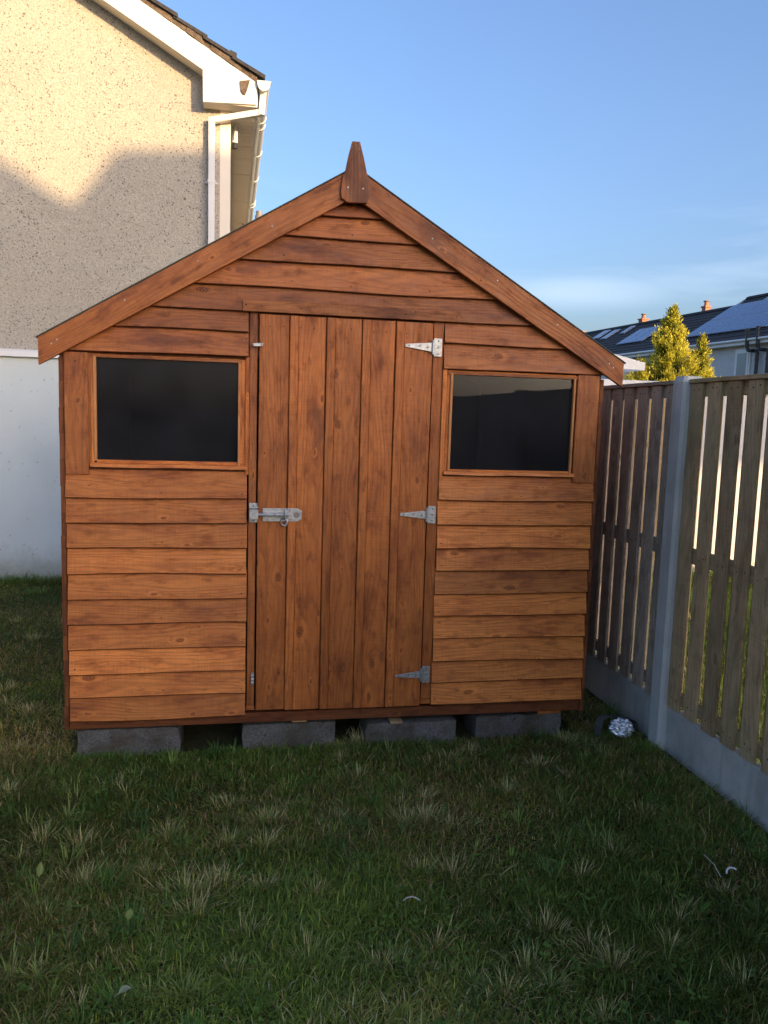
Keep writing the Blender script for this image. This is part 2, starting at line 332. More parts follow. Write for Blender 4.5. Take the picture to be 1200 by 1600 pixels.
# ------------------------------------------------------------------ the shed  (front plane y = 0, x 0..2.3)
shed = empty('garden_shed', (0, 0, 0), label='orange-brown stained timber shed with apex roof and two windows, standing on concrete blocks', cat='shed')
XL, XR = 0.0, 2.30; APX = 1.158; APZ = 2.47; SLP = (2.47-1.74)/(1.158+.065); DEP = 1.75
def under(x, off=.0):                                   # underside line of the barge boards
    return 2.362 - off - SLP*abs(x-APX)
def lapboard(mb, x0, x1, zb, zt, mat=0, clipg=False, y=0.0, thick=.013, br=None):
    """one feather-edged board, thick lower edge standing proud; clipg trims it to the gable slope"""
    n = max(2, int((x1-x0)/.05)); a1, a2, p1, p2 = random.uniform(.0006, .0026), random.uniform(.0004, .0016), random.uniform(0, 6), random.uniform(0, 6)
    cup = random.uniform(-.0015, .002); tl = random.uniform(-.0012, .0012)
    ou, ov = random.uniform(0, 50), random.uniform(0, 50); br = random.random() if br is None else br
    rings = []
    xs = [x0+(x1-x0)*i/n for i in range(n+1)]
    for x in xs:
        wz = a1*math.sin(3.1*x*2+p1)+a2*math.sin(9*x+p2)+tl*(x-x0)/(x1-x0)
        wy = cup*math.sin(2.2*x+p2)
        b, t = zb+wz, zt+.012
        c = .0035
        rings.append([(x, y-.027+wy, b+c), (x, y-.0245+wy, b), (x, y-.006, b), (x, y-.001, t), (x, y-.007, t)])
    F = []; FM = []
    m = 5
    for k in range(n):
        for i in range(m):
            j = (i+1) % m; F.append([rings[k][j], rings[k][i], rings[k+1][i], rings[k+1][j]]); FM.append(2 if i < 2 else mat)  # lower chamfer and underside get the edge colour with lap shade painted in
    F.append(rings[0]); F.append(rings[-1][::-1]); FM += [mat, mat]
    if clipg:
        G = []; GM = []
        for f, fm_ in zip(F, FM):                       # Sutherland-Hodgman against both roof slopes
            poly = f
            for sgn in (-1, 1):
                res = []
                d = lambda p: 2.40 - SLP*sgn*(p[0]-APX) - p[2]
                for i in range(len(poly)):
                    a, b2 = poly[i], poly[(i+1) % len(poly)]; da, db = d(a), d(b2)
                    if da >= 0: res.append(a)
                    if (da >= 0) != (db >= 0):
                        t_ = da/(da-db); res.append(tuple(a[q]+(b2[q]-a[q])*t_ for q in range(3)))
                poly = res
                if len(poly) < 3: break
            if len(poly) >= 3: G.append(poly); GM.append(fm_)
        F, FM = G, GM
    for f, fm_ in zip(F, FM): mb.poly(f, [(p[0]+ou, p[2]+p[1]+ov) for p in f], fm_, br)
    return [(x, y-.0205) for x in xs]
def nails(mb, pts, y, mi, r=.0026):
    for x, z in pts: mb.disc((x+random.uniform(-.004, .004), y, z+random.uniform(-.004, .004)), r*random.uniform(.8, 1.2), (0, -1, 0), .0012, mi, 7)

zl = [1.215, 1.112, 1.008, .905, .797, .690, .586, .478, .372, .272, .169]
zr_ = [1.212, 1.118, 1.008, .904, .803, .697, .598, .494, .388, .291, .188]
zr_[0] = 1.212
def bay(zs, x0, x1):
    mb = MB()
    for a, b in zip(zs[:-1], zs[1:]):
        lapboard(mb, x0+random.uniform(-.002, .002), x1+random.uniform(-.002, .002), b, a)
        nails(mb, [(x0+.02, b+.022), (x1-.02, b+.022), (x0+(x1-x0)*.52, b+.022)], -.0225, 1, .0028)
    return mb
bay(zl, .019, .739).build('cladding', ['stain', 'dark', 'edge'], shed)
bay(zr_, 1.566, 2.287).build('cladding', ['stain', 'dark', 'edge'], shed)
gb = MB()
lapboard(gb, .30-.28, .738, 1.801, 1.885, clipg=True); lapboard(gb, .02, .739, 1.700, 1.801, clipg=True)
lapboard(gb, 1.567, 2.29, 1.793, 1.885, clipg=True); lapboard(gb, 1.567, 2.296, 1.687, 1.793, clipg=True)
for a, b in ((1.885, 1.984), (1.984, 2.090), (2.090, 2.193), (2.193, 2.283), (2.283, 2.38)):
    lapboard(gb, .1, 2.2, a, b, clipg=True)
    if a < 2.2: nails(gb, [(APX-.0, a+.022), (APX-.38+(a-1.885)*.5, a+.022), (APX+.38-(a-1.885)*.5, a+.022)], -.0225, 1, .0028)
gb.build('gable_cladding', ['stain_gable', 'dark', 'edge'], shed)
hb = MB(); hb.box((.716, -.034, 1.884), (1.628, -.0275, 1.930), 0, c=.002); nails(hb, [(.73+i*.22, 1.907) for i in range(5)], -.034, 1); hb.build('door_head_trim', ['stain_gable', 'dark'], shed)
# frame behind the cladding, blocks light
fb = MB()
fb.box((.0, .0, .17), (.744, .04, 1.70), 2); fb.box((1.562, .0, .17), (2.30, .04, 1.70), 2)
# replaced by frames with window holes
fb = MB()
for x0, x1, z0, z1 in ((.0, .12, .17, 1.70), (.12, .735, .17, 1.235), (.12, .735, 1.69, 1.70), (1.59, 2.18, .17, 1.235), (2.18, 2.30, .17, 1.70)):
    fb.box((x0, 0, z0), (x1, .04, z1), 2)
fb.slab([(.0, 1.701), (2.30, 1.701), (2.30, 1.755), (APX, 2.442), (.0, 1.755)], 0, .04, 0)
fb.build('wall_frame', 'stain_dark', shed)
# corner edge strips (ends of the side cladding showing past the front boards)
for x0, x1 in ((-.004, .015), (2.292, 2.310)):
    cb = MB(); z = .135
    zz = [.13+i*.103+random.uniform(-.006, .006) for i in range(16)]
    for a, b in zip(zz[:-1], zz[1:]):
        j = random.uniform(-.002, .002)
        cb.box((x0+j, -.010, a), (x1+j, .012, min(b, 1.675)), 2, c=.001)
    cb.build('corner_strip', 'stain_dark', shed)
# vertical boards beside the windows
vb = MB(); vb.box((.019, -.021, 1.209), (.110, -.004, 1.692), 2, c=.002, br=.75); vb.box((.1105, -.012, 1.245), (.120, -.004, 1.69), 2, br=.2); nails(vb, [(.06, 1.235), (.06, 1.66)], -.021, 1); vb.build('corner_board', ['stain_gable', 'dark'], shed)
vb = MB(); vb.box((2.183, -.021, 1.206), (2.287, -.004, 1.684), 2, c=.002, br=.8); nails(vb, [(2.23, 1.235), (2.23, 1.66)], -.021, 1); vb.build('corner_board', ['stain_gable', 'dark'], shed)
vb = MB(); vb.box((.707, -.010, 1.262), (.728, -.001, 1.688), 2, br=.4); vb.box((.7285, -.016, 1.217), (.744, -.001, 1.70), 2, c=.001, br=.5); vb.build('window_trim', 'stain', shed)
vb = MB(); vb.box((1.565, -.018, 1.208), (1.584, -.002, 1.687), 2, c=.001, br=.55); vb.build('window_trim', 'stain', shed)
# windows
def window(x0, x1, z0, z1, px0, px1, pz0, pz1):
    w = MB(); w.box((x0, -.012, z0), (px0-.012, -.001, z1), 2, c=.001); w.box((px1+.010, -.008, z0), (x1, -.001, z1), 2, c=.001)
    w.box((px0-.012, -.008, pz1+.001), (px1+.010, -.001, z1), 0, c=.001)
    o = w.build('window', 'stain', shed)
    b = MB(); b.box((px0-.0115, -.019, pz0-.004), (px0, -.0025, pz1+.006), 2, c=.0015, br=.9); b.build('glazing_bead', 'bead', o); b = MB(); b.box((px1, -.019, pz0-.018), (px1+.0095, -.0025, pz1+.002), 2, c=.0015, br=1.)
    b.build('glazing_bead', 'bead', o)
    b = MB(); b.box((px0-.0005, -.015, pz0-.015), (px1-.0005, -.003, pz0), 0, c=.002, br=.5); b.build('bottom_bead', 'stain', o)
    b = MB(); b.box((px0-.02, -.018, pz1+.0005), (px1+.016, -.0085, pz1+.013), 0, c=.0015, br=.3); b.build('drip_bar', 'stain_gable', o)
    b = MB(); n = 14
    b.prism([(-.034, z0-.004), (-.003, z0-.004), (-.003, z0+.013), (-.030, z0+.009)], 0, x0-.004, x1+.006, 0, .6, n, 0, lambda t: (.0012*math.sin(t*31), .0012*math.sin(t*17)))
    b.build('sill', 'stain', o)
    p = MB(); p.box((px0-.006, -.0022, pz0-.006), (px1+.006, .0008, pz1+.006), 0); p.build('pane', 'glass', o)
window(.120, .733, 1.243, 1.690, .1405, .6985, 1.268, 1.675)
window(1.586, 2.180, 1.236, 1.684, 1.6115, 2.166, 1.255, 1.664)
# jambs
for x0, x1 in ((.745, .776), (1.520, 1.564)):
    j = MB(); j.box((x0, -.010, .215), (x1, .030, 1.884), 2, c=.001, br=.45); j.box((x0-.001, -.008, .19), (x1+.001, .02, .212), 0, br=.9)
    j.build('door_jamb', 'stain_door' if x0 > 1 else 'stain_gable', shed)
# door, lapped vertical boards
DX = [.783, .907, 1.059, 1.210, 1.353, 1.516]
door = MB()
for k, (a, b) in enumerate(zip(DX[:-1], DX[1:])):
    zb, zt = .190+random.uniform(-.004, .004), 1.877-random.uniform(0, .004)
    # thick left edge stands proud of the board before it, cover strip 38 mm, then tapers back
    w = .036 if k else 0
    wv = lambda z, a=a, k=k: (.0008*math.sin(z*5+k*3), .0006*math.sin(z*4+k))
    if k: door.prism([(a+.001, -.006), (a+.001, -.0255), (a+.003, -.0275), (a+w-.002, -.0275), (a+w, -.0255), (a+w, -.006)], 2, zb+.002, zt, 0, [0, .95, .3, .55, .85][k], 24, 0, wv)
    a0_ = a+w+.0008 if k else a
    prof = [(a0_, -.006), (a0_, -.0205), (a0_+.002, -.0222), (b-.0045, -.0205), (b-.0025, -.0185), (b-.0025, -.006)]
    door.prism(prof, 2, zb, zt, 0, [.45, .85, .35, .8, .6][k], 24, 0, wv)
    nails(door, [(a+.045, 1.83), (a+.10, 1.83), (a+.045, .36), (a+.10, .36), (a+.05, 1.07), (a+.10, 1.06)], -.022, 1, .0024)
door.box((.79, .0, .25), (1.51, .02, .35), 0); door.box((.79, .0, 1.7), (1.51, .02, 1.8), 0); door.box((.79, .0, 1.02), (1.51, .02, 1.1), 0); door.box((.786, -.0055, .2), (1.515, -.001, 1.87), 2)
door = door.build('door', ['stain_door', 'dark'], shed)
def hinge(zc, wide=.018, tip=.007, tilt=0.):
    h = MB(); y = -.030
    h.slab([(1.394, zc-tip+tilt), (1.394, zc+tip+tilt), (1.508, zc+wide), (1.508, zc-wide)], y, y+.0035)
    h.slab([(1.519, zc-.038), (1.519, zc+.038), (1.554, zc+.038), (1.554, zc-.038)], y+.004, y+.0075) 
    h.box((1.527, y+.0075, zc-.03), (1.548, -.010, zc+.03), 2)
    h.tube([(1.5135, y-.001, zc-.030), (1.5135, y-.001, zc+.030)], .0062, 10)
    for x, z in ((1.410, tilt), (1.455, .003), (1.490, -.002)): h.disc((x, y, zc+z), .0042, h=.0018, mi=1)
    for z in (-.027, 0, .027): h.disc((1.538, y+.004, zc+z), .0042, h=.0018, mi=1)
    h.build('hinge', ['galv', 'greypipe'], door, bevel=.0006)
hinge(1.775, .019, .006, .003); hinge(1.055, .018, .006, .001); hinge(.333, .017, .004, -.003)
# bolt
b = MB(); y = -.030
b.slab([(.804, 1.022), (.804, 1.078), (.950, 1.078), (.968, 1.068), (.968, 1.034), (.950, 1.022)], y, y+.003)
b.slab([(.808, 1.040), (.808, 1.064), (.912, 1.064), (.912, 1.040)], y-.010, y-.0005)
b.tube([(.750, y-.016, 1.052), (.915, y-.016, 1.052)], .0068, 12)
b.tube([(.897, y-.024, 1.076), (.897, y-.026, 1.055), (.897, y-.024, 1.034)], .0045, 8)
for x, z in ((.918, 1.070), (.918, 1.030), (.958, 1.051), (.825, 1.030)): b.disc((x, y, z), .0036, h=.0018, mi=1)
ring = [(.893+.013*math.sin(a), y-.012-.008*math.cos(a*.5), 1.022-.016*math.cos(a)) for a in [i*math.pi*2/20 for i in range(21)]]
b.tube(ring, .0035, 8, caps=False)
b.disc((.946, y, 1.050), .013, h=.001, mi=1, seg=16)
b.build('bolt', ['galv', 'greypipe'], door, bevel=.0005)
k = MB()
k.slab([(.748, 1.015), (.748, 1.098), (.784, 1.098), (.784, 1.015)], -.016, -.0105)
k.slab([(.749, 1.034), (.749, 1.074), (.785, 1.074), (.785, 1.034)], -.058, -.0165)
k.slab([(.749, 1.078), (.749, 1.084), (.785, 1.084), (.785, 1.078)], -.034, -.0165)
for z in (1.088, 1.024): k.disc((.766, -.016, z), .0038, h=.0018, mi=1)
k.build('bolt_keep', ['galv', 'greypipe'], shed, bevel=.0008)
k = MB(); k.slab([(.757, 1.745), (.757, 1.757), (.797, 1.760), (.797, 1.748)], -.033, -.028); k.tube([(.760, -.036, 1.748), (.760, -.036, 1.756)], .005, 8); k.tube([(.794, -.036, 1.751), (.794, -.036, 1.759)], .004, 8)
k.build('turn_button', ['galv', 'greypipe'], door)
k = MB(); k.slab([(.763, .308), (.763, .358), (.775, .358), (.775, .308)], -.018, -.011)
for z in (.318, .333, .348): k.tube([(.764, -.022, z), (.774, -.022, z)], .0055, 8)
k.build('latch_clip', ['galv', 'greypipe'], shed)
# floor frame, bearers
fl = MB(); fl.box((.0, .004, .127), (2.30, .034, .172), 0, c=.002, br=.6); fl.box((0, DEP-.03, .127), (2.3, DEP, .172), 0)
for i in range(6): fl.box((.05+i*.43, .035, .129), (.09+i*.43, DEP-.031, .170), 1)
fl.box((.005, .036, .1725), (2.295, DEP-.03, .186), 1); fl.build('floor', 'stain_dark', shed)
# side and back walls
for sx_ in (0, 1):
    w = MB(); xo = 0 if sx_ == 0 else 2.3; sg = -1 if sx_ == 0 else 1
    for i in range(16):
        a = .135+i*.103; b_ = a+.112
        prof = [(xo+sg*.004, a), (xo+sg*.004, b_), (xo-sg*.004, b_), (xo-sg*.004, a)] if False else [(xo+sg*.007, a), (xo+sg*.001, min(b_, 1.742)), (xo-sg*.008, min(b_, 1.742)), (xo-sg*.008, a)]
        w.prism(prof if sg < 0 else prof[::-1], 1, .0125, DEP)
    w.build('side_wall', 'stain', shed)
w = MB()
w.slab([(.01, .17), (2.29, .17), (2.29, 1.752), (APX, 2.442), (.01, 1.748)], DEP-.02, DEP, 0); w.build('back_wall', 'stain', shed)
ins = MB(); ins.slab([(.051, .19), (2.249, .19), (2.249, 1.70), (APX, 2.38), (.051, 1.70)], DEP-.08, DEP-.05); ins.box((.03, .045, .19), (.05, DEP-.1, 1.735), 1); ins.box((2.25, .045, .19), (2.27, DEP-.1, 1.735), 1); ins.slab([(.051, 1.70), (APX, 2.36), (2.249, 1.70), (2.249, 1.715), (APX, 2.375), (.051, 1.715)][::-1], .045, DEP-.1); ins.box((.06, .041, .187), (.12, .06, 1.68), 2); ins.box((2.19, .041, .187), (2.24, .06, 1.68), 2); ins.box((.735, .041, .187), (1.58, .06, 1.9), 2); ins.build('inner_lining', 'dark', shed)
# roof: boards + felt, barge boards
for sgn in (-1, 1):
    def P(d, up): # d = distance from apex horizontally
        return (APX+sgn*d, APZ - SLP*d + up)
    rf = MB()
    dm = 1.225 if sgn < 0 else 1.222
    q = [P(0, .004), P(dm, .004), P(dm, -.016), P(0, -.016)]
    rf.slab(q if sgn > 0 else q[::-1], -.029, DEP+.05, mi=0)
    q = [P(0, .009), P(dm+.008, .009), P(dm+.008, .0045), P(0, .0045)]
    rf.slab(q if sgn > 0 else q[::-1], -.056, DEP+.06, mi=1)
    rf.build('roof_panel', ['stain_dark', 'felt'], shed)
    bb = MB()
    q = [P(0.0005, .003), P(dm, .003), (P(dm, 0)[0], P(dm, 0)[1]-.103), P(0.0005, -.112)]
    q = [(x, z) for x, z in q]
    bb.slab(q if sgn > 0 else q[::-1], -.052, -.030, rot=-sgn*math.atan(SLP), br=.8 if sgn < 0 else .65)
    for d in (.33, .62, .90): 
        x, z = P(d, -.05+random.uniform(-.02, .02)); bb.disc((x, -.052, z), .0034, h=.002, mi=1)
    x, z = P(dm-.05, -.05); bb.disc((x, -.052, z), .0034, h=.002, mi=1); bb.disc((x-sgn*.02, -.052, z+.016), .0034, h=.002, mi=1)
    bb.build('barge_board', ['stain_gable', 'galv'], shed, bevel=.0012)
    pu = MB(); q = [P(.02, -.02), P(1.12, -.02), P(1.12, -.06), P(.02, -.06)]
    pu.slab(q if sgn > 0 else q[::-1], .045, DEP-.03); pu.build('rafter', 'stain_dark', shed)
def zo(x, y): return (350+x/3, 180+y/3)
fpts = [(1.141, 2.566), (1.172, 2.567), (1.190, 2.505), (1.204, 2.447), (1.216, 2.42), (1.222, 2.392), (1.221, 2.362), (1.208, 2.333), (1.128, 2.330), (1.103, 2.346), (1.099, 2.375), (1.103, 2.405), (1.107, 2.430), (1.116, 2.452), (1.128, 2.515)]
fi = MB(); fi.slab(fpts[::-1], -.071, -.0535, rot=math.pi/2, br=.3); fi.disc((1.128, -.071, 2.387), .0036, h=.002, mi=1); fi.disc((1.189, -.071, 2.387), .0036, h=.002, mi=1)
fi.build('finial', ['stain_gable', 'galv'], shed, bevel=.0012)

# concrete blocks and timber packers
def jblock(name, x0, x1, y0, y1, z0, z1, mat, label, cat, group=None, seed=0, rz=0, j=.0028):
    rr = random.Random(seed); mb = MB(); nx, ny, nz_ = 10, 5, 3
    import itertools
    def v(i, jj, k):
        h = random.Random(hash((seed, i, jj, k))); e = (i in (0, nx))+(jj in (0, ny))+(k in (0, nz_))
        s_ = j*(1 if e < 2 else 1.6)
        inn = .003*(e-1) if e > 1 else 0
        x = -(x1-x0)/2+(x1-x0)*i/nx; y = -(y1-y0)/2+(y1-y0)*jj/ny; z = (z1-z0)*k/nz_
        if i == 0: x += inn
        if i == nx: x -= inn
        if k == nz_: z -= inn
        if jj == 0: y += inn
        return (x+h.uniform(-s_, s_), y+h.uniform(-s_, s_), z+h.uniform(-s_, s_)*.6)
    for i in range(nx):
        for jj in range(ny):
            mb.poly([v(i,jj,nz_), v(i+1,jj,nz_), v(i+1,jj+1,nz_), v(i,jj+1,nz_)]); mb.poly([v(i,jj,0), v(i,jj+1,0), v(i+1,jj+1,0), v(i+1,jj,0)])
    for i in range(nx):
        for k_ in range(nz_):
            mb.poly([v(i,0,k_), v(i+1,0,k_), v(i+1,0,k_+1), v(i,0,k_+1)]); mb.poly([v(i+1,ny,k_), v(i,ny,k_), v(i,ny,k_+1), v(i+1,ny,k_+1)])
    for jj in range(ny):
        for k_ in range(nz_):
            mb.poly([v(0,jj+1,k_), v(0,jj,k_), v(0,jj,k_+1), v(0,jj+1,k_+1)]); mb.poly([v(nx,jj,k_), v(nx,jj+1,k_), v(nx,jj+1,k_+1), v(nx,jj,k_+1)])
    o = mb.build(name, mat); o.location = ((x0+x1)/2, (y0+y1)/2, z0); o.rotation_euler = (0, 0, rz)
    return tag(o, label, cat, group)
GB = 'concrete blocks the shed stands on'
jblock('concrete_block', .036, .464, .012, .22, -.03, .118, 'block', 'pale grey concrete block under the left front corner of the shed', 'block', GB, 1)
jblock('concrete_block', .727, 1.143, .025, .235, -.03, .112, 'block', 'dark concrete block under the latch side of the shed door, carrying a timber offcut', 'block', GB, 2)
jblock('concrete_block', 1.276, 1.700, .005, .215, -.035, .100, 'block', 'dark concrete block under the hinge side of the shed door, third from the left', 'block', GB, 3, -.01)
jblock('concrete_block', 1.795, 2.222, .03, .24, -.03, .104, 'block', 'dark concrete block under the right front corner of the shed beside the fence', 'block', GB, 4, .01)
def packer(x0, x1, y0, y1, z0, z1, label, raw='raw', g_=1):
    mb = MB(); mb.box((-(x1-x0)/2, -(y1-y0)/2, 0), ((x1-x0)/2, (y1-y0)/2, z1-z0), g_, c=.0015); o = mb.build('timber_packer', raw); o.location = ((x0+x1)/2, (y0+y1)/2, z0); tag(o, label, 'timber offcut', 'timber packers under the shed')
packer(.945, 1.01, .022, .18, .1135, .1265, 'thin pale timber offcut on the concrete block under the door latch side')
packer(1.385, 1.44, -.012, .14, .102, .1125, 'pale wooden wedge on the concrete block below the door hinges')
packer(2.10, 2.215, .03, .19, .1055, .1265, 'stained timber offcut on the right hand concrete block by the fence', 'stain')

# ------------------------------------------------------------------ fence on the right (plane x = 2.6)
def fence_run(name, posts, x, label, cat, inside=-1, detail=True, axis='y'):
    """hit-and-miss panels between concrete posts along y; built in local coordinates"""
    root = empty(name, (x, posts[0], 0), label=label, cat=cat); y_ref = posts[0]
    for y in posts:
        p = MB(); y0 = y-y_ref-.05; y1 = y-y_ref+.05; c = .012
        prof = [(.0, y0+c), (c, y0), (.040, y0), (.040, y0+.022), (.062, y0+.022), (.062, y0), (.10-c, y0), (.10, y0+c), (.10, y1-c), (.10-c, y1), (.062, y1), (.062, y1-.022), (.040, y1-.022), (.040, y1), (c, y1), (0, y1-c)]
        # octagonal solid core keeps the faces simple
        core = [(.0, y0+c), (c, y0), (.10-c, y0), (.10, y0+c), (.10, y1-c), (.10-c, y1), (c, y1), (0, y1-c)]
        p.prism(core, 2, -.3, 1.665, 0, .5, 1)
        q = [(.05+(a-.05)*.82, y-y_ref+(b-(y-y_ref))*.82) for a, b in core]
        n = len(core)
        for i in range(n):
            j = (i+1) % n; p.poly([(core[i][0], core[i][1], 1.665), (core[j][0], core[j][1], 1.665), (q[j][0], q[j][1], 1.690), (q[i][0], q[i][1], 1.690)])
        p.poly([(a, b, 1.690) for a, b in q])
        p.build('concrete_post', 'post', root)
    for a, b in zip(posts[:-1], posts[1:]):
        lo, hi = sorted((a, b)); lo += .052; hi -= .052; lo -= y_ref; hi -= y_ref
        near = hi < .5 and posts[0] < 1 and False
        gbm = MB(); gbm.box((.035, lo, -.25), (.075, hi, .205), 1, c=.004); gbm.build('gravel_board', 'gravel', root)
        m = 'fence' if a < -.1 else 'fence_brown'
        pm = MB(); pitch = .132; bw = .090
        start = hi+.052-.14-.0 if False else None
        # palings: front row towards our lawn, back row covering the gaps
        yy = hi-.005
        if abs(lo+y_ref+.088) < .02: ys = [lo+.003+i*pitch for i in range(40) if lo+.003+i*pitch+bw < hi]
        else: ys = [hi-.003-bw-i*pitch for i in range(40) if hi-.003-bw-i*pitch > lo]
        for y in ys:
            t = random.uniform(-.002, .002); w_ = bw+random.uniform(-.003, .0015)
            pm.prism([(.030, y+t), (.030, y+t+w_), (.042, y+t+w_), (.042, y+t)], 2, .208+random.uniform(-.008, .004), 1.656, 0, None, 4, 0, lambda z, q=random.uniform(-.002, .002), lean=random.uniform(-.0035, .0035): (q*math.sin(z*2), q*math.sin(z*3)+lean*(z-.9)))
            for zn in (1.628, .912, .262):
                for f_n in (.28, .72): pm.disc((.030, y+t+w_*f_n+random.uniform(-.006, .006), zn+random.uniform(-.008, .008)), .0032, (-1, 0, 0), .0012, 1, 6)
            # gap of this board lies at y+w_..y+pitch ; back gap ends at gap start + .095
            g0 = y+bw; b1 = g0+.057-pitch+.040; 
            bb0, bb1 = g0+.096-pitch, g0+.057
            bb0 = max(bb0, lo+.001); bb1 = min(bb1, hi-.001)
            if bb1-bb0 > .03: pm.box((.0675, bb0, .212), (.0795, bb1, 1.656), 2)
        if abs(lo+y_ref+.088) >= .02:
            g0 = ys[-1]-pitch+bw; bb0, bb1 = max(lo+.001, g0+.096-pitch), g0+.057
            if bb1-bb0 > .03: pm.box((.0675, bb0, .212), (.0795, bb1, 1.656), 2)
        pn = pm.build('fence_panel', [m, 'dark'], root)
        for z0, z1 in ((1.600, 1.655), (.880, .945), (.235, .29)):
            rl = MB(); rl.box((.0425, lo, z0), (.067, hi, z1), 1, c=.002); rl.build('rail', m, pn)
        cp = MB(); cp.box((.022, lo, 1.658), (.100, hi, 1.676), 1, c=.002); cp.build('cap_rail', m, pn)
    return root
fence_run('garden_fence', [3.52, 1.69, -.14, -1.97, -3.80, -5.63, -7.46, -9.29, -11.12, -12.95], 2.597, 'timber slatted fence with concrete posts and gravel boards running beside the shed', 'fence')

# end-of-garden fence far behind the camera
ef = empty('boundary_fence', (-6, -13.1, 0), label='closed timber fence across the far end of the lawn', cat='fence')
for i in range(5):
    p = MB()
    for k in range(14): p.box((i*1.72+.01+k*.122, 0, .12), (i*1.72+.125+k*.122, .015, 1.45), 2)
    p.build('fence_panel', 'fence', ef)
for i in range(6):
    p = MB(); p.box((i*1.72-.05, .02, -.2), (i*1.72+.05, .12, 1.5), 2, c=.01); p.build('concrete_post', 'post', ef)

# ------------------------------------------------------------------ the house on the left
house = empty('pebbledash_house', (.604, 3.70, 0), R(.9), label='house gable end in pebbledash over white smooth render, with white bargeboard and gutter', cat='house')
HW = 8.2; RS = .566; EZ = 4.0
w = MB()    # pebbledash gable wall, local x from -HW to 0
hx = -HW/2
w.slab([(-HW, 1.94), (-.088, 1.94), (-.088, 4.20), (hx, 4.20+RS*(HW/2-.088)), (-HW, 4.2)], 0, .25); w.box((-HW, .2505, 0), (-.012, 9., 4.05), 1)
w.build('wall', 'dash', house)
w = MB(); w.box((-.0875, -.004, 1.94), (0, .24, 4.2), 2); w.build('corner_band', 'soffit', house)
w = MB(); w.box((-HW, .0, -.1), (0, .245, 1.8765), 0); w.build('plinth', 'smooth', house)
w = MB(); w.prism([(-.040, 1.880), (-.036, 1.925), (-.001, 1.9415), (.2, 1.9395), (.2, 1.877), (-.030, 1.877)], 0, -HW, .004); w.build('render_ledge', 'upvc', house, bevel=.003)
# bargeboard with boxed end: local coords = world - .604
OV = -.17
bgm = MB(); ex = .205
bgm.slab([(-.222, 3.965), (ex, 3.985), (ex, 4.155), (hx, 4.155+RS*(-hx+ex)), (hx, 3.965+.245+RS*(-hx-.225)), (-.225, 4.21)], OV, OV+.022)
bgm.build('bargeboard', 'upvc', house, bevel=.002)
bgm = MB(); bgm.box((-.222, OV+.0225, 3.972), (ex-.001, -.001, 3.985), 0); bgm.build('box_end_soffit', 'soffit', house)
bgm = MB()
bgm.poly([(-.225, OV+.022, 4.212), (-.225, 0, 4.212), (hx, 0, 4.212+RS*(-hx-.225)), (hx, OV+.022, 4.212+RS*(-hx-.225))]); bgm.poly([(-.2235, OV+.022, 3.986), (-.2235, 0, 3.986), (-.2235, 0, 4.212), (-.2235, OV+.022, 4.212)][::-1])
bgm.build('verge_soffit', 'soffit', house)
# eaves soffit: boards with seams, fascia, gutter
so_ = MB(); yy = 0.0
while yy < 8.8:
    L = random.choice((.9, 1.2, 1.1)); so_.box((.001, yy, 3.986), (.196, min(yy+L-.012, 8.9), 3.998), 1); yy += L
for i in range(20): so_.box((.004, .25+i*.055, 3.983), (.190, .268+i*.055, 3.9855), 0)
so_.build('eaves_soffit', 'soffit', house)
fa = MB(); yy = OV+.022
while yy < 8.8:
    fa.box((.197, yy, 3.972), (.213, min(yy+2.2, 8.9)-.003, 4.160), 1); yy += 2.2
fa.build('fascia', 'upvc', house)
gu = MB(); a_ = [math.pi+math.pi*i/8 for i in range(9)]
gp = [(.262+.050*math.cos(a), 4.148+.058*math.sin(a)) for a in a_] + [(.262+.046*math.cos(a), 4.148+.052*math.sin(a)) for a in reversed(a_)]
gu.prism(gp, 1, OV-.02, 8.9); gutter = gu.build('gutter', 'upvc', house)
ec = MB(); ec.prism([(.210, 4.155)]+[(.262+.053*math.cos(a), 4.146+.062*math.sin(a)) for a in a_]+[(.316, 4.155)], 1, OV-.035, OV-.019); ec.prism([(.208, 4.150), (.208, 4.162), (.320, 4.162), (.320, 4.150)], 1, OV-.037, OV+.02); ec.build('gutter_end_cap', 'upvc', gutter)
for y in (.55, .72, 1.5, 2.4, 3.4, 3.55, 4.6, 5.6, 6.6, 7.8):
    gk = MB(); gp2 = [(.262+.057*math.cos(a), 4.150+.066*math.sin(a)) for a in a_] + [(.262+.050*math.cos(a), 4.150+.059*math.sin(a)) for a in reversed(a_)]
    gk.prism(gp2, 1, y, y+.035); gk.build('gutter_bracket', 'upvc', gutter)
# downpipe: square section
dp = MB(); s2 = .026
def sq(mb, pts, s_):
    mb.tube(pts, s_*1.35, 4)
def bar(mb, p, q, s_):
    p, q = Vector(p), Vector(q); d = (q-p).normalized(); up = Vector((0, 1, 0)); up = (up-d*up.dot(d)).normalized(); w_ = d.cross(up)
    A = [p+up*a*s_+w_*b*s_ for a, b in ((-1,-1),(1,-1),(1,1),(-1,1))]; B = [q+up*a*s_+w_*b*s_ for a, b in ((-1,-1),(1,-1),(1,1),(-1,1))]
    for i in range(4):
        j = (i+1) % 4; mb.poly([A[i], A[j], B[j], B[i]])
    mb.poly(A[::-1]); mb.poly(B)
bar(dp, (-.155, -.052, .15), (-.155, -.052, 3.872), s2); bar(dp, (-.174, -.0525, 3.862), (.235, -.11, 3.945), s2*.92)
dp.build('downpipe', 'upvc', house, bevel=.003)
dp = MB(); bar(dp, (.248, -.115, 3.925), (.262, -.12, 4.10), s2*.98); dp.build('gutter_outlet', 'upvc', house, bevel=.003)
for z in (3.37, 2.0, .8):
    dp = MB(); dp.box((-.186, -.082, z), (-.124, -.001, z+.022), 0); dp.box((-.205, -.02, z+.004), (-.105, -.002, z+.018), 0); dp.build('pipe_clip', 'upvc', house)
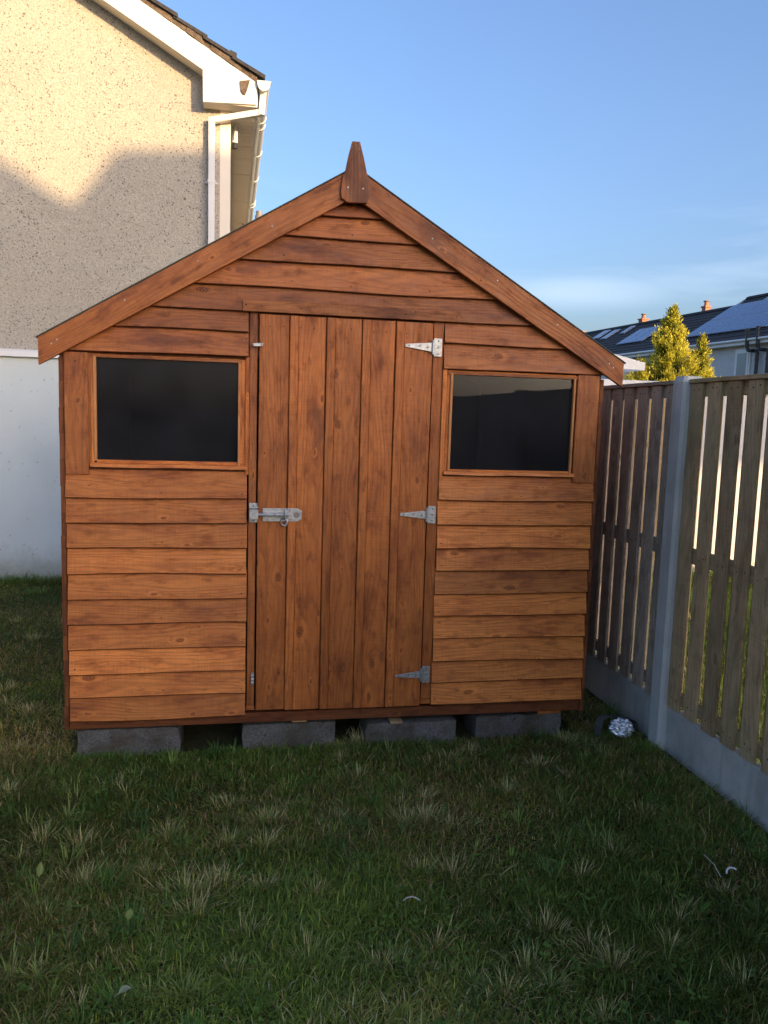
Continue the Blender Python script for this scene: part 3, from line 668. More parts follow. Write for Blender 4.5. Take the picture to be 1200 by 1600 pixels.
# lamp under the soffit, cable, vent pipe
lm = MB(); lm.tube([(.034, .34, 3.985), (.034, .34, 3.93)], .012, 10); lm.tube([(.034, .34, 3.929), (.034, .34, 3.83)], .027, 14); lm.tube([(.034, .34, 3.829), (.034, .34, 3.785)], .023, 12, 1)
lm.build('security_sensor', ['upvc', 'black'], house)
cbm = MB(); cbm.tube([(.10, 4.0, 3.98), (.18, 3.6, 3.80), (.285, 3.1, 3.40), (.40, 2.6, 2.9)], .008, 6); cb_o = cbm.build('cable', 'brick_pot'); cb_o.location = (.604, 3.70, 0); tag(cb_o, 'thin pinkish cable slanting down from the eaves soffit behind the shed roof', 'cable')
vp = MB(); vp.tube([(.40, 8.4, 2.2), (.40, 8.4, 5.15)], .075, 14); vp.tube([(.40, 8.4, 5.151), (.40, 8.4, 5.23)], .058, 14, 0); vo_ = vp.build('flue_pipe', 'greypipe', None, True); vo_.location = (.604, 3.70, 0); tag(vo_, 'dull grey flue pipe rising behind the far end of the white gutter', 'flue')
# roof: mortar bed + overlapping tiles
rs = MB(); n = 70; prev = None; L = -hx+ex+.03
pts_t, pts_b = [], []
for i in range(n+1):
    d = L*i/n; x = ex+.005-d; zb = 4.157+RS*(ex-x)*1.0; pts_b.append((x, zb)); pts_t.append((x, zb+.050+random.uniform(-.010, .010)))
for i in range(n):
    rs.slab([pts_b[i+1], pts_b[i], pts_t[i], pts_t[i+1]], OV-.004+random.uniform(-.008, .006), .1)
rs.slab([(.070, 4.15), (.150, 4.165), (.128, 4.085), (.112, 4.048), (.094, 4.052), (.078, 4.075)][::-1], OV-.014, OV-.001)
rs.build('verge_mortar', 'mortar', house)
ti = MB(); TL = .30; nt = int(L/.27)+1; ca = math.atan(RS)
for i in range(nt):
    x0 = ex+.065-i*.265*math.cos(ca); zc = 4.195+RS*(ex+.065-x0)-.030
    x1 = x0-TL*math.cos(ca); z1 = zc+TL*math.sin(ca)
    jj = random.uniform(-.012, .012)
    ti.slab([(x1, z1-.004), (x0, zc+.012), (x0+.004, zc+.042), (x1, z1+.020)], OV-.028+jj, 9.0)
    if random.random() < .6: ti.slab([(x0-.05, zc+.06), (x0+.002, zc+.04), (x0+.004, zc+.062), (x0-.05, zc+.082)], OV-.02+jj, .5+random.random())
for i in range(int(HW/2/.3)):
    pass
o = ti.build('roof', 'slate', house)
bk = MB(); bk.slab([(hx, 4.2+RS*(-hx+ex)), (-HW-.2, 4.16), (-HW-.2, 4.22), (hx, 4.27+RS*(-hx+ex))], OV, 9.0); bk.build('rear_roof_slope', 'slate', house)

# ------------------------------------------------------------------ far terrace of houses on the right
TU = Vector((-.10424, .99455, 0)); TW = Vector((.99455, .10424, 0)); W0 = 20.916
tang = math.atan2(.10424, .99455)       # local +y = along the row (away), +x = across
row_o = TW*W0
def terrace(name, label, u0, u1, wr, depth=7.0, **kw):
    """house of the row: u0..u1 along the row, wr = ridge distance behind the eaves"""
    root = empty(name, row_o+TU*u0, tang, label=label, cat='house'); L = u1-u0; zr = 4.7+.62*wr
    w = MB(); w.box((.30, 0.01, 0), (2*wr-.30, L-.01, 4.60), 1)
    for y0, y1 in ((.01, .2), (L-.2, L-.01)):
        w.poly([(.3, y0, 4.6), (2*wr-.3, y0, 4.6), (wr, y0, zr-.12)]); w.poly([(2*wr-.3, y1, 4.6), (.3, y1, 4.6), (wr, y1, zr-.12)])
    w.build('wall', 'render_far', root)
    rf = MB(); ca = math.atan(.62); nc = int(wr/math.cos(ca)/.30)
    for i in range(nc+1):     # courses of tiles, each a real overlapping slab
        a = i*.30*math.cos(ca); b = min(a+.34*math.cos(ca), wr)
        if a >= wr: break
        z0 = 4.70+.62*a; z1 = 4.70+.62*b
        for sg in (0, 1):
            X = lambda q: q if sg == 0 else 2*wr-q
            pr = [(X(a), z0+.010), (X(b), z1-.015), (X(b), z1+.008), (X(a), z0+.045)]
            rf.prism(pr if sg == 0 else pr[::-1], 1, 0, L)
    rf.prism([(wr-.16, zr-.03), (wr+.16, zr-.03), (wr+.12, zr+.05), (wr, zr+.10), (wr-.12, zr+.05)], 1, -.01, L+.01)
    rf.build('roof', 'slate', root)
    fs = MB(); fs.box((.0, .005, 4.50), (.05, L-.005, 4.69), 1); fs.box((.051, .005, 4.50), (.299, L-.005, 4.52), 1); fs.tube([(-.05, .01, 4.66), (-.05, L-.01, 4.66)], .05, 10); fs.build('fascia', 'upvc', root)
    return root
def roof_pt(a, lift): # across a -> local x,z on the roof plane lifted normal
    n_ = Vector((-.62, 0, 1)).normalized(); return (a+n_.x*lift, 4.7+.62*a+n_.z*lift)
def on_roof(root, name, mat, v0, v1, a0, a1, lift, th, uvs=False):
    mb = MB(); x0, z0 = roof_pt(a0, lift); x1, z1 = roof_pt(a1, lift); x2, z2 = roof_pt(a1, lift+th); x3, z3 = roof_pt(a0, lift+th)
    mb.prism([(x0, z0), (x1, z1), (x2, z2), (x3, z3)], 1, v0, v1); 
    return mb.build(name, mat, root)
def panels(root, v0, v1, a0, a1, nv, na):
    """array of framed solar panels, each with its own glass"""
    dv = (v1-v0)/nv; da = (a1-a0)/na
    for i in range(nv):
        for j in range(na):
            f = on_roof(root, 'solar_panel', 'upvc_grey', v0+i*dv+.012, v0+(i+1)*dv-.012, a0+j*da+.01, a0+(j+1)*da-.01, .07, .035)
            mb = MB(); A0, A1 = a0+j*da+.045, a0+(j+1)*da-.045; V0, V1 = v0+i*dv+.045, v0+(i+1)*dv-.045
            p0, p1 = roof_pt(A0, .108), roof_pt(A1, .108)
            mb.poly([(p0[0], V0, p0[1]), (p1[0], V0, p1[1]), (p1[0], V1, p1[1]), (p0[0], V1, p0[1])][::-1], [(0, 0), (1.6, 0), (1.6, 1), (0, 1)]); mb.build('glass', 'solar', f)
MAT['upvc_grey'] = speck('aluminium_frame', (.25, .30, .40), (.30, .36, .46), 4, .4, .02)
def skylight(root, v0, v1, a0, a1):
    f = on_roof(root, 'skylight', 'upvc_grey', v0, v1, a0, a1, .05, .05)
    mb = MB(); p0, p1 = roof_pt(a0+.07, .102), roof_pt(a1-.07, .102); mb.poly([(p0[0], v0+.07, p0[1]), (p1[0], v0+.07, p1[1]), (p1[0], v1-.07, p1[1]), (p0[0], v1-.07, p0[1])][::-1], [(0, 0), (1, 0), (1, 1), (0, 1)]); mb.build('pane', 'solar_pale', f)
t = NT('pale_skylight_glass'); MAT['solar_pale'] = t.fin((.22, .26, .30), .1, .9)
def chimney(root, v, a, h=.55, w_=.42, pot=True):
    z0 = 4.7+.62*a-.3; mb = MB(); mb.box((a-w_/2, v-w_/2, z0), (a+w_/2, v+w_/2, z0+.3+h), 2); mb.box((a-w_/2-.04, v-w_/2-.04, z0+.3+h), (a+w_/2+.04, v+w_/2+.04, z0+.36+h), 0)
    o = mb.build('chimney', 'brick_pot', root)
    if pot:
        q = MB(); q.tube([(a, v, z0+.361+h), (a, v, z0+.55+h)], [.11, .09], 10); q.tube([(a, v, z0+.56+h), (a, v, z0+.60+h)], .14, 10, 1); q.build('chimney_pot', ['brick_pot', 'greypipe'], o)
near = terrace('terraced_house', 'nearest pale rendered terraced house with a large solar panel array and black pipes', 14.0, 25.1, 3.60)
panels(near, 20.50-14, 25.3-14-.15, .60, 2.95, 7, 2)
skylight(near, 22.6-14, 23.5-14, 2.98, 3.42)
vg = MB(); p0, p1 = roof_pt(0, .06), roof_pt(3.6, .06); vg.prism([(p0[0], p0[1]-.08), (p1[0], p1[1]-.08), p1, p0], 1, 11.1, 11.16); vg.build('verge_trim', 'upvc_grey', near)
wn = MB(); wn.box((.24, 20.82-14, 3.3), (.299, 21.62-14, 4.38), 2, c=.01); wo = wn.build('window', 'upvc', near)
wn = MB(); wn.box((.215, 20.90-14, 3.36), (.2395, 21.54-14, 4.30), 2); wn2 = wn.build('window_frame', 'upvc', wo)
wn = MB(); wn.box((.208, 20.98-14, 3.42), (.2145, 21.46-14, 4.22), 2); wn.build('pane', 'solar_pale', wo)
def swan(v, top):
    m_ = MB(); vl = v-14
    pts = [(.16, vl-.36, 0.1), (.16, vl-.36, 4.12)]
    for k_ in range(1, 9): a = k_/8*math.pi/2; pts.append((.16, vl-.36+.16*(1-math.cos(a)), 4.12+.14*math.sin(a)))
    for k_ in range(0, 9): a = k_/8*math.pi/2; pts.append((-.03-.0*k_, vl-.16+.14*math.sin(a)-.02, 4.26+.0+.16*(1-math.cos(a))) if k_ else (.02, vl-.19, 4.262))
    pts.append((-.05, vl-.04, 4.42)); pts.append((-.06, vl-.04, top)); m_.tube(pts, .062, 12); m_.tube([(-.06, vl-.04, top-.03), (-.06, vl-.04, top+.06)], .078, 12); m_.tube([(.16, vl-.36, 3.9), (.16, vl-.36, 3.98)], .074, 12)
    m_.build('vent_pipe', 'black', near, True)
swan(20.75, 4.98); swan(20.22, 5.02)
TG = 'terraced houses beyond the conifer'
mid = terrace('terraced_house', 'middle terraced house with four solar panels on its dark roof, partly behind the conifer', 25.12, 31.8, 2.95); tag(mid, group=TG)
panels(mid, 28.5-25.12, 30.6-25.12, .85, 2.15, 3, 1); chimney(mid, 27.6-25.12, 3.45, .02, .26)
far = terrace('terraced_house', 'terraced house with narrow skylights on its dark roof, left of the solar panels', 31.82, 38.0, 2.95); tag(far, group=TG)
skylight(far, .02, .42, 2.05, 2.70); skylight(far, 1.2, 1.75, 1.75, 2.60); skylight(far, 2.3, 2.95, 1.95, 2.72); chimney(far, .35, 3.3, .05, .34)
end = terrace('terraced_house', 'farthest terraced house, just showing above the shed roof edge', 38.02, 46.0, 2.95); tag(end, group=TG)
chimney(end, .0+.3, 3.3, .02, .34, False); skylight(end, 1.0, 1.8, 2.0, 2.7)

# ------------------------------------------------------------------ neighbour's garden just beyond the fence
ob = empty('neighbour_outbuilding', (3.2, 3.6, 0), label='low tan timber outbuilding with a pale flat roof edge behind the fence', cat='outbuilding')
w = MB()
for i in range(15): w.box((i*.106, 0, .0), (i*.106+.1035, .02, 1.80), 2)
w.box((0, .021, 0), (1.59, 1.6, 1.80), 1); w.build('wall', 'tan', ob)
w = MB(); w.box((-.12, -.10, 1.801), (1.68, 1.75, 1.885), 0, c=.006); w.build('flat_roof', 'upvc', ob)
w = MB(); w.slab([(.60, 2.00), (1.225, 1.985), (1.225, 2.055), (.90, 2.125), (.50, 2.12)][::-1], -.02, 1.5, 0); w.box((.95, .05, 1.886), (1.02, .12, 1.984), 2); w.box((.62, .05, 1.886), (.69, .12, 1.984), 2); w.build('roof_light', 'upvc', ob)
ww = MB(); ww.box((0, 0, -.1), (7.4, .18, 1.80), 0); ww.box((-.02, -.03, 1.801), (7.42, .21, 1.85), 0, c=.008); wall_o = ww.build('garden_wall', 'render_far'); wall_o.location = (4.86, 3.62, 0); tag(wall_o, 'pale rendered garden wall seen through the gaps of the near fence panel', 'wall')

# conifers
def conifer(x, y, h, rad, seed, label, n_br=420, lean=0., base=.25):
    rr = np.random.default_rng(seed); root = empty('golden_conifer', (x, y, 0), label=label, cat='conifer', group='golden conifers beyond the fence')
    tr = MB(); tr.tube([(0, 0, -.05), (.02, 0, h*.3), (-.01, .01, h*.65), (lean*.8, 0, h*.93)], [.09, .07, .04, .008], 8); tr.build('trunk', 'trunk', root, True)
    V, F, Cc = [], [], []
    for i in range(n_br):
        f = rr.random()**.8; z = h*(base*.3+(1-base*.3)*f); az = rr.random()*2*math.pi
        prof = (1-f)**1.0*(1.12)*(1+.20*math.sin(az*3+seed)*(1-f)+.26*math.sin(f*24+az*2))
        L = rad*prof*rr.uniform(.62, 1.25)+.035
        up = .35+.5*f+rr.uniform(-.15, .25)
        d = np.array([math.cos(az), math.sin(az), up]); d /= np.linalg.norm(d)
        o = np.array([lean*f, 0, z-L*up*.75])
        ns = int(30+L*190)
        yel = rr.uniform(.0, 1.)
        for k in range(ns):
            q = .25+.78*(k+rr.random())/ns
            if rr.random() > q*1.2: continue
            p = o+d*L*q+np.array([0, 0, -.10*L*math.sin(q*3)])+rr.normal(0, .030, 3)
            sd = d*.75+rr.normal(0, .38, 3)+np.array([0, 0, .45]); sd /= np.linalg.norm(sd)
            sl_ = rr.uniform(.028, .066); side = np.cross(sd, rr.normal(0, 1, 3)); side /= np.linalg.norm(side)+1e-6; wd = sl_*rr.uniform(.12, .24)
            b0 = len(V); V += [p-side*wd*.4, p+side*wd*.4, p+sd*sl_*.55+side*wd, p+sd*sl_, p+sd*sl_*.55-side*wd]
            F.append((b0, b0+1, b0+2, b0+3, b0+4))
            t_ = min(1, max(0, (q-.45)*1.6))*(.55+.45*yel)
            c = np.array([.06, .10, .02])*(1-t_)+np.array([.90, .80, .09])*t_; c = c*rr.uniform(.75, 1.2)
            Cc += [c]*5
    me = bpy.data.meshes.new('crown'); me.from_pydata([tuple(v) for v in V], [], F); me.materials.append(MAT['needle'])
    a = me.color_attributes.new('bc', 'FLOAT_COLOR', 'POINT'); a.data.foreach_set('color', np.c_[np.array(Cc), np.ones(len(Cc))].astype(np.float32).ravel())
    o_ = bpy.data.objects.new('crown', me); C.objects.link(o_); o_.parent = root
    return root
conifer(9.42, 12.0, 3.90, 1.55, 3, 'tallest golden conifer, pointed, in front of the dark terrace roofs', 800, .06)
conifer(10.12, 11.9, 3.33, 1.0, 5, 'shorter golden conifer against the right side of the tallest one', 330)
conifer(8.72, 11.8, 2.78, .70, 9, 'lowest golden conifer, just showing above the pale outbuilding roof', 260)

# ------------------------------------------------------------------ houses behind the camera that shade the garden
tv = Vector((-.53, .848, 0)).normalized(); nv_ = Vector((tv.y, -tv.x, 0)); phi = math.atan2(nv_.y, nv_.x)
base = tv*(-24.7); UP = 28*(math.tan(R(SUN_EL))-math.tan(R(5)))
sh = empty('gabled_house', base, phi, label='rendered house with steep gable behind the viewer', cat='house')
w = MB(); w.slab([(-1.7, 0), (1.2, 0), (1.2, 5.55+UP), (-.25, 6.66+UP), (-1.7, 5.55+UP)], -8.0, -.3); w.build('wall', 'render_far', sh)
for sg in (-1, 1):
    w = MB(); q = [(-.25, 6.72+UP), (-.25, 6.88+UP), (-.25+sg*1.71, 6.88+UP-1.71*.785), (-.25+sg*1.71, 6.72+UP-1.71*.785)]; w.slab(q if sg < 0 else q[::-1], -8.3, 0); w.build('roof', 'slate', sh)
for x in (-.8,):
    for z in (1.0, 3.6):
        w = MB(); w.box((x, -.3, z), (x+1.1, -.26, z+1.1), 0); o = w.build('window', 'upvc', sh); w = MB(); w.box((x+.06, -.259, z+.06), (x+1.04, -.25, z+1.04), 0); w.build('pane', 'solar_pale', o)
sh2 = empty('hipped_house', base, phi, label='rendered bungalow with long hipped roof behind the viewer', cat='house')
w = MB(); w.box((1.22, -3.2, 0), (6.2, 3.2, 3.6+UP), 0); w.build('wall', 'render_far', sh2)
w = MB(); rz_ = 6.04+UP; e_ = 3.6+UP; A = [(.35, -3.5, e_), (6.9, -3.5, e_), (6.9, 3.5, e_), (.35, 3.5, e_)]; r1, r2 = (1.70, 0, rz_), (5.6, 0, rz_)
w.poly([A[0], A[1], r2, r1]); w.poly([A[1], A[2], r2]); w.poly([A[2], A[3], r1, r2]); w.poly([A[3], A[0], r1]); w.poly(A[::-1]); w.build('roof', 'slate', sh2)

# ------------------------------------------------------------------ litter by the post and on the lawn
def crumple(loc, r):
    import mathutils
    V, F = [], []; nu, nv = 34, 22; mb = MB()
    def pt(i, j):
        th = math.pi*j/nv; ph = 2*math.pi*(i % nu)/nu; d = Vector((math.sin(th)*math.cos(ph), math.sin(th)*math.sin(ph), math.cos(th)))
        n_ = mathutils.noise.cell(d*3.1+Vector((5, 1, 2)))*.0+mathutils.noise.noise(d*3.4)*.35+abs(mathutils.noise.noise(d*6.5+Vector((3, 0, 0))))*.75
        return d*r*(.78+n_*.55)*1.0
    for i in range(nu):
        for j in range(nv): mb.poly([pt(i, j), pt(i, j+1), pt(i+1, j+1), pt(i+1, j)])
    o = mb.build('foil_ball', 'foil'); o.location = loc; o.scale = (1.15, 1, .85); return o
tag(crumple((2.495, -.035, .045), .055), 'crumpled ball of silver foil on the grass by the concrete fence post', 'foil ball')
def ribbon(name, pts, w_, mat, label, cat, th=.003):
    mb = MB(); up = Vector((0, 0, 1)); P_ = [Vector(p) for p in pts]; prev = None
    rings = []
    for i, p in enumerate(P_):
        d = (P_[min(i+1, len(P_)-1)]-P_[max(i-1, 0)]).normalized(); s_ = Vector((.35, -.93, .1)); s_ = (s_-d*s_.dot(d)).normalized(); n_ = d.cross(s_)
        rings.append([p+s_*w_/2+n_*th/2, p-s_*w_/2+n_*th/2, p-s_*w_/2-n_*th/2, p+s_*w_/2-n_*th/2])
    for a, b in zip(rings[:-1], rings[1:]):
        for i in range(4): j = (i+1) % 4; mb.poly([a[i], a[j], b[j], b[i]])
    mb.poly(rings[0][::-1]); mb.poly(rings[-1]); return tag(mb.build(name, mat, None, False), label, cat)
ribbon('webbing_strap', [(2.385, -.02, .0), (2.388, -.015, .05), (2.40, -.005, .078), (2.43, .01, .088), (2.47, .03, .080), (2.51, .04, .070), (2.55, .03, .072), (2.585, .015, .050), (2.59, .0, .02)], .045, 'strap', 'dark webbing strap bent over the grass behind the foil ball', 'strap')
def twig(pts, r, label, name='twig', mat='twig'):
    mb = MB(); mb.tube(pts, r, 6); return tag(mb.build(name, mat), label, 'twig')
twig([(2.255, -1.10, .045), (2.262, -1.15, .038), (2.258, -1.195, .022)], .0014, 'thin straight bleached stalk lying in the grass near the fence')
twig([(2.281, -1.190, .030), (2.286, -1.183, .036), (2.294, -1.178, .040), (2.303, -1.177, .041), (2.312, -1.179, .040), (2.319, -1.184, .037)], .0030, 'short curved white scrap in the grass beside the thin stalk', 'white_scrap', 'paper')
twig([(1.205, -1.188, .026), (1.217, -1.183, .031), (1.232, -1.182, .033), (1.245, -1.186, .031), (1.256, -1.193, .026)], .0022, 'pale thick broken stem lying in the middle of the lawn', 'broken_stem')
def leaf(x, y, z, l, w_, ang, mat, label, tilt=.4):
    mb = MB(); n = 8; top = []; 
    pts = []
    for i in range(n+1):
        t_ = i/n; pts.append((t_*l, w_*math.sin(math.pi*t_**.85)*.5, .12*l*math.sin(math.pi*t_)))
    for i in range(n):
        a, b = pts[i], pts[i+1]
        mb.poly([(a[0], 0, a[2]), (b[0], 0, b[2]), (b[0], b[1], b[2]+b[1]*.3), (a[0], a[1], a[2]+a[1]*.3)]); mb.poly([(a[0], -a[1], a[2]+a[1]*.3), (b[0], -b[1], b[2]+b[1]*.3), (b[0], 0, b[2]), (a[0], 0, a[2])])
    mb.tube([(-l*.35, 0, -.004), (l*.5, 0, .12*l*.98)], .001, 5)
    o = mb.build('fallen_leaf', mat, None, True); o.location = (x, y, z); o.rotation_euler = (tilt*.5, -tilt, ang); tag(o, label, 'leaf', 'yellowing leaves on the lawn')
leaf(.108, -.929, .030, .045, .020, 1.5, 'leaf_y', 'upright yellow-green leaf at the left edge of the lawn', .9)
leaf(.406, -1.171, .025, .030, .022, 1.2, 'leaf_y', 'small yellow leaf in the grass left of the big dry tuft', .9)
leaf(.425, -1.478, .034, .034, .022, .3, 'leaf_p', 'pale grey-green leaf lying flat at the bottom left of the lawn', .15)

# ------------------------------------------------------------------ grass
def field(x, y, k, seed):
    r2 = np.random.default_rng(seed); v = np.zeros_like(x)
    for _ in range(9):
        a = r2.uniform(0, 2*np.pi); f = k*r2.uniform(.5, 2.); v += np.sin((x*np.cos(a)+y*np.sin(a))*f+r2.uniform(0, 7))
    return v/3.
def blades(name, x, y, length, width, tilt, az, col, mat='blade', curl=.5, z0=None):
    n = len(x); z0 = np.full(n, -.004) if z0 is None else z0
    dx, dy = np.cos(az), np.sin(az); px, py = -dy, dx; st, ct = np.sin(tilt), np.cos(tilt)
    tilt2 = tilt+curl*rng.uniform(.2, 1.2, n); s2_, c2_ = np.sin(tilt2), np.cos(tilt2); c2_ = np.maximum(c2_, -.15)
    V = np.zeros((n, 5, 3)); h = width*.5
    m = np.stack([x+dx*st*length*.55, y+dy*st*length*.55, z0+ct*length*.55], 1); tp = m+np.stack([dx*s2_*length*.5, dy*s2_*length*.5, c2_*length*.5], 1)
    pp = np.stack([px, py, np.zeros(n)], 1); b = np.stack([x, y, z0], 1)
    V[:, 0] = b-pp*h[:, None]; V[:, 1] = b+pp*h[:, None]; V[:, 2] = m+pp*h[:, None]*.85; V[:, 3] = m-pp*h[:, None]*.85; V[:, 4] = tp
    me = bpy.data.meshes.new(name); me.vertices.add(n*5); me.vertices.foreach_set('co', V.astype(np.float32).ravel())
    base_ = (np.arange(n)*5)[:, None]; loops = np.concatenate([base_+np.array([0, 1, 2, 3]), base_+np.array([3, 2, 4])], 1)
    me.loops.add(n*7); me.loops.foreach_set('vertex_index', loops.astype(np.int32).ravel())
    me.polygons.add(n*2); ls = np.stack([np.arange(n)*7, np.arange(n)*7+4], 1); me.polygons.foreach_set('loop_start', ls.astype(np.int32).ravel())
    me.update(calc_edges=True); me.polygons.foreach_set('use_smooth', np.ones(n*2, dtype=bool))
    a = me.color_attributes.new('bc', 'FLOAT_COLOR', 'POINT'); cc = np.repeat(np.c_[col, np.ones(n)], 5, axis=0); a.data.foreach_set('color', cc.astype(np.float32).ravel())
    me.materials.append(MAT[mat]); me.validate(); o = bpy.data.objects.new(name, me); C.objects.link(o); o['kind'] = 'stuff'; return o
def lawn_cols(x, y, n, dry=.10):
    f1 = field(x, y, 3.2, 5); f2 = field(x, y, 9, 6); q = rng.uniform(0, 1, n)
    A = np.array([.070, .125, .022]); B = np.array([.140, .220, .038]); D = np.array([.22, .22, .05])
    t_ = np.clip(.45+.3*f2+rng.normal(0, .25, n), 0, 1)[:, None]; col = A*(1-t_)+B*t_
    yl = np.clip(.2+.5*f1+rng.normal(0, .2, n), 0, 1)[:, None]*.5; col = col*(1-yl)+D*yl
    dead = (q < dry*(1+.8*np.clip(f1, -1, 1.5))); col[dead] = np.array([.42, .34, .16])*rng.uniform(.5, 1.25, (dead.sum(), 1))
    col = col*np.array([1.08, .93, .88])*np.clip(1.08+.38*field(x, y, 2.4, 31), .6, 1.75)[:, None]
    hi = rng.uniform(0, 1, n) < .16; col[hi] *= np.array([1.75, 1.6, 1.3])
    return np.minimum(col*rng.uniform(.7, 1.3, (n, 1)), .6)
def keep_lawn(x, y):
    inshed = (x > -.0) & (x < 2.3) & (y > .02) & (y < 1.8); fn = (x > 2.60)
    blk = ((x > .036) & (x < .464) | (x > .727) & (x < 1.143) | (x > 1.276) & (x < 1.70) | (x > 1.795) & (x < 2.222)) & (y > .0) & (y < .24)
    return ~(inshed | fn | blk) & (y < 3.69)
def patch(x0, x1, y0, y1, dens):
    n = int((x1-x0)*(y1-y0)*dens); return rng.uniform(x0, x1, n), rng.uniform(y0, y1, n)
xs, ys = [], []
for a in ((-.45, 2.60, -1.95, -.9, 36000), (-.5, 2.60, -.9, .14, 30000), (-1.9, .0, .0, 3.69, 11000), (-1.3, -.45, -1.95, 0, 8000), (-1.3, 2.6, -3.2, -1.95, 5000), (2.28, 2.60, .0, 1.9, 12000), (0, .75, .02, .3, 0)):
    x, y = patch(*a); xs.append(x); ys.append(y)
x = np.concatenate(xs); y = np.concatenate(ys); k = keep_lawn(x, y); x, y = x[k], y[k]
# thin the sward over bare patches
f = field(x, y, 5.5, 21); k = rng.uniform(0, 1, len(x)) < np.clip(1.05-.42*np.clip(f-.55, 0, 2), .35, 1); x, y = x[k], y[k]; n = len(x)
hf = np.clip(1+.28*field(x, y, 7, 8), .5, 1.7)
edge = (x > 2.42); hf = np.where(edge, hf*1.25, hf)
nearw = (y > 3.45); hf = np.where(nearw, hf*1.9, hf)
blades('lawn_grass', x, y, rng.uniform(.018, .050, n)*hf, rng.uniform(.0018, .0040, n), np.clip(rng.normal(.85, .35, n), 0, 1.5), rng.uniform(0, 6.283, n)+.8*field(x, y, 4, 3), lawn_cols(x, y, n, .16), curl=.8)
# straw tufts and green tufts
tufts = [(.577, -1.041, 1.5), (.602, -1.14, 1.4), (.944, -1.089, 1.1), (.902, -1.375, 1.0), (1.279, -1.374, 1.15), (1.384, -1.044, 1.0), (1.33, -1.02, .9), (1.786, -.519, .8), (1.249, .018, .9), (1.17, -.02, .7), (.817, -.799, 1.0), (.469, -.693, .8), (.196, -.70, 1.0), (1.328, -.712, 1.0), (1.40, -.69, .8), (1.48, -.74, .8), (.186, -1.113, .8), (1.712, -1.433, .9), (1.60, -1.35, .8), (1.723, -1.526, 1.0), (1.50, -1.5, .9), (1.898, -1.485, .8), (2.007, -1.64, 1.1), (.16, -1.346, .9), (.05, -.66, 1.), (-.587, 1.833, 1.), (-.396, .685, .9), (-.31, .56, .9), (-.5, .9, .8), (-.75, 2.3, .8), (1.138, -.152, .8), (1.198, -.311, .9), (1.418, -.529, .8), (1.31, -.55, .7), (1.95, -.30, .7), (2.1, -.42, .8), (1.75, -.15, .6), (.7, -.5, .6), (.3, -.35, .6), (2.25, -.75, .7), (2.0, -1.0, .7), (-.2, .1, .9), (-.15, -.3, .8), (.9, -.55, .7), (1.05, -.75, .8), (.75, -1.25, .9)]
tx, ty, tl, tw, tt, ta, tcx, tz = [], [], [], [], [], [], [], []
tufts += [(rng.uniform(-.5, 2.5), rng.uniform(-1.9, 0), rng.uniform(.35, .8)) for _ in range(34)]
for cx, cy, s_ in tufts:
    gmix = rng.uniform(.40, .85); s_ *= rng.uniform(.75, 1.25); m = int(150*s_*rng.uniform(.6, 1.3)); cx += rng.normal(0, .015); ex_, ey_ = rng.uniform(.8, 1.9), rng.uniform(.7, 1.3); rr_ = np.abs(rng.normal(0, .05*s_, m)); a = rng.uniform(0, 6.283, m); tx += list(cx+rr_*np.cos(a)*ex_); ty += list(cy+rr_*np.sin(a)*ey_); tl += list(rng.uniform(.035, .075, m)*(.75+.3*s_)); tw += list(rng.uniform(.0016, .0032, m)); tt += list(np.clip(.45+rr_/(.045*s_)*.35+rng.normal(0, .28, m), 0, 1.45)); ta += list(a+rng.normal(0, .5, m))
    q = rng.uniform(0, 1, (m, 1)); c = np.where(q < gmix, np.array([.62, .54, .25]), np.array([.26, .32, .07])); tcx.append(c*rng.uniform(.55, 1.2, (m, 1)))
blades('straw_tufts', np.array(tx), np.array(ty), np.array(tl), np.array(tw), np.array(tt), np.array(ta), np.concatenate(tcx), curl=.45)
gt = 620; gx = rng.uniform(-.6, 2.58, gt); gy = rng.uniform(-1.9, .02, gt)
gx = np.concatenate([gx, rng.uniform(2.48, 2.59, 60), rng.uniform(-1.7, -.2, 60), rng.uniform(-1.8, -.3, 60), rng.uniform(0.0, 2.3, 40)]); gy = np.concatenate([gy, rng.uniform(-1.9, .3, 60), rng.uniform(0, 3.5, 60), rng.uniform(3.5, 3.66, 60), rng.uniform(-.07, 0., 40)])
tx, ty, tl, tw, tt, ta, tcx = [], [], [], [], [], [], []
for cx, cy in zip(gx, gy):
    big = 1.7 if cy > 3.4 else (1.15 if cx > 2.45 else 1.); m = rng.integers(14, 44); rr_ = np.abs(rng.normal(0, .024, m)); a = rng.uniform(0, 6.283, m); tx += list(np.minimum(cx+rr_*np.cos(a), 2.592)); ty += list(cy+rr_*np.sin(a)); tl += list(rng.uniform(.028, .062, m)*big*rng.choice([.8, 1., 1.5])); tw += list(rng.uniform(.002, .0042, m)); tt += list(np.clip(rng.normal(.75, .3, m), 0, 1.4)); ta += list(a)
    c = np.array([[.11, .22, .035], [.19, .28, .05], [.25, .30, .08], [.08, .17, .04]][rng.choice(4, p=[.4, .25, .15, .2])])*(1+rng.uniform(-.25, .3)); tcx.append(np.tile(c, (m, 1))*rng.uniform(.7, 1.25, (m, 1)))
blades('grass_tufts', np.array(tx), np.array(ty), np.array(tl), np.array(tw), np.array(tt), np.array(ta), np.concatenate(tcx), curl=.7)
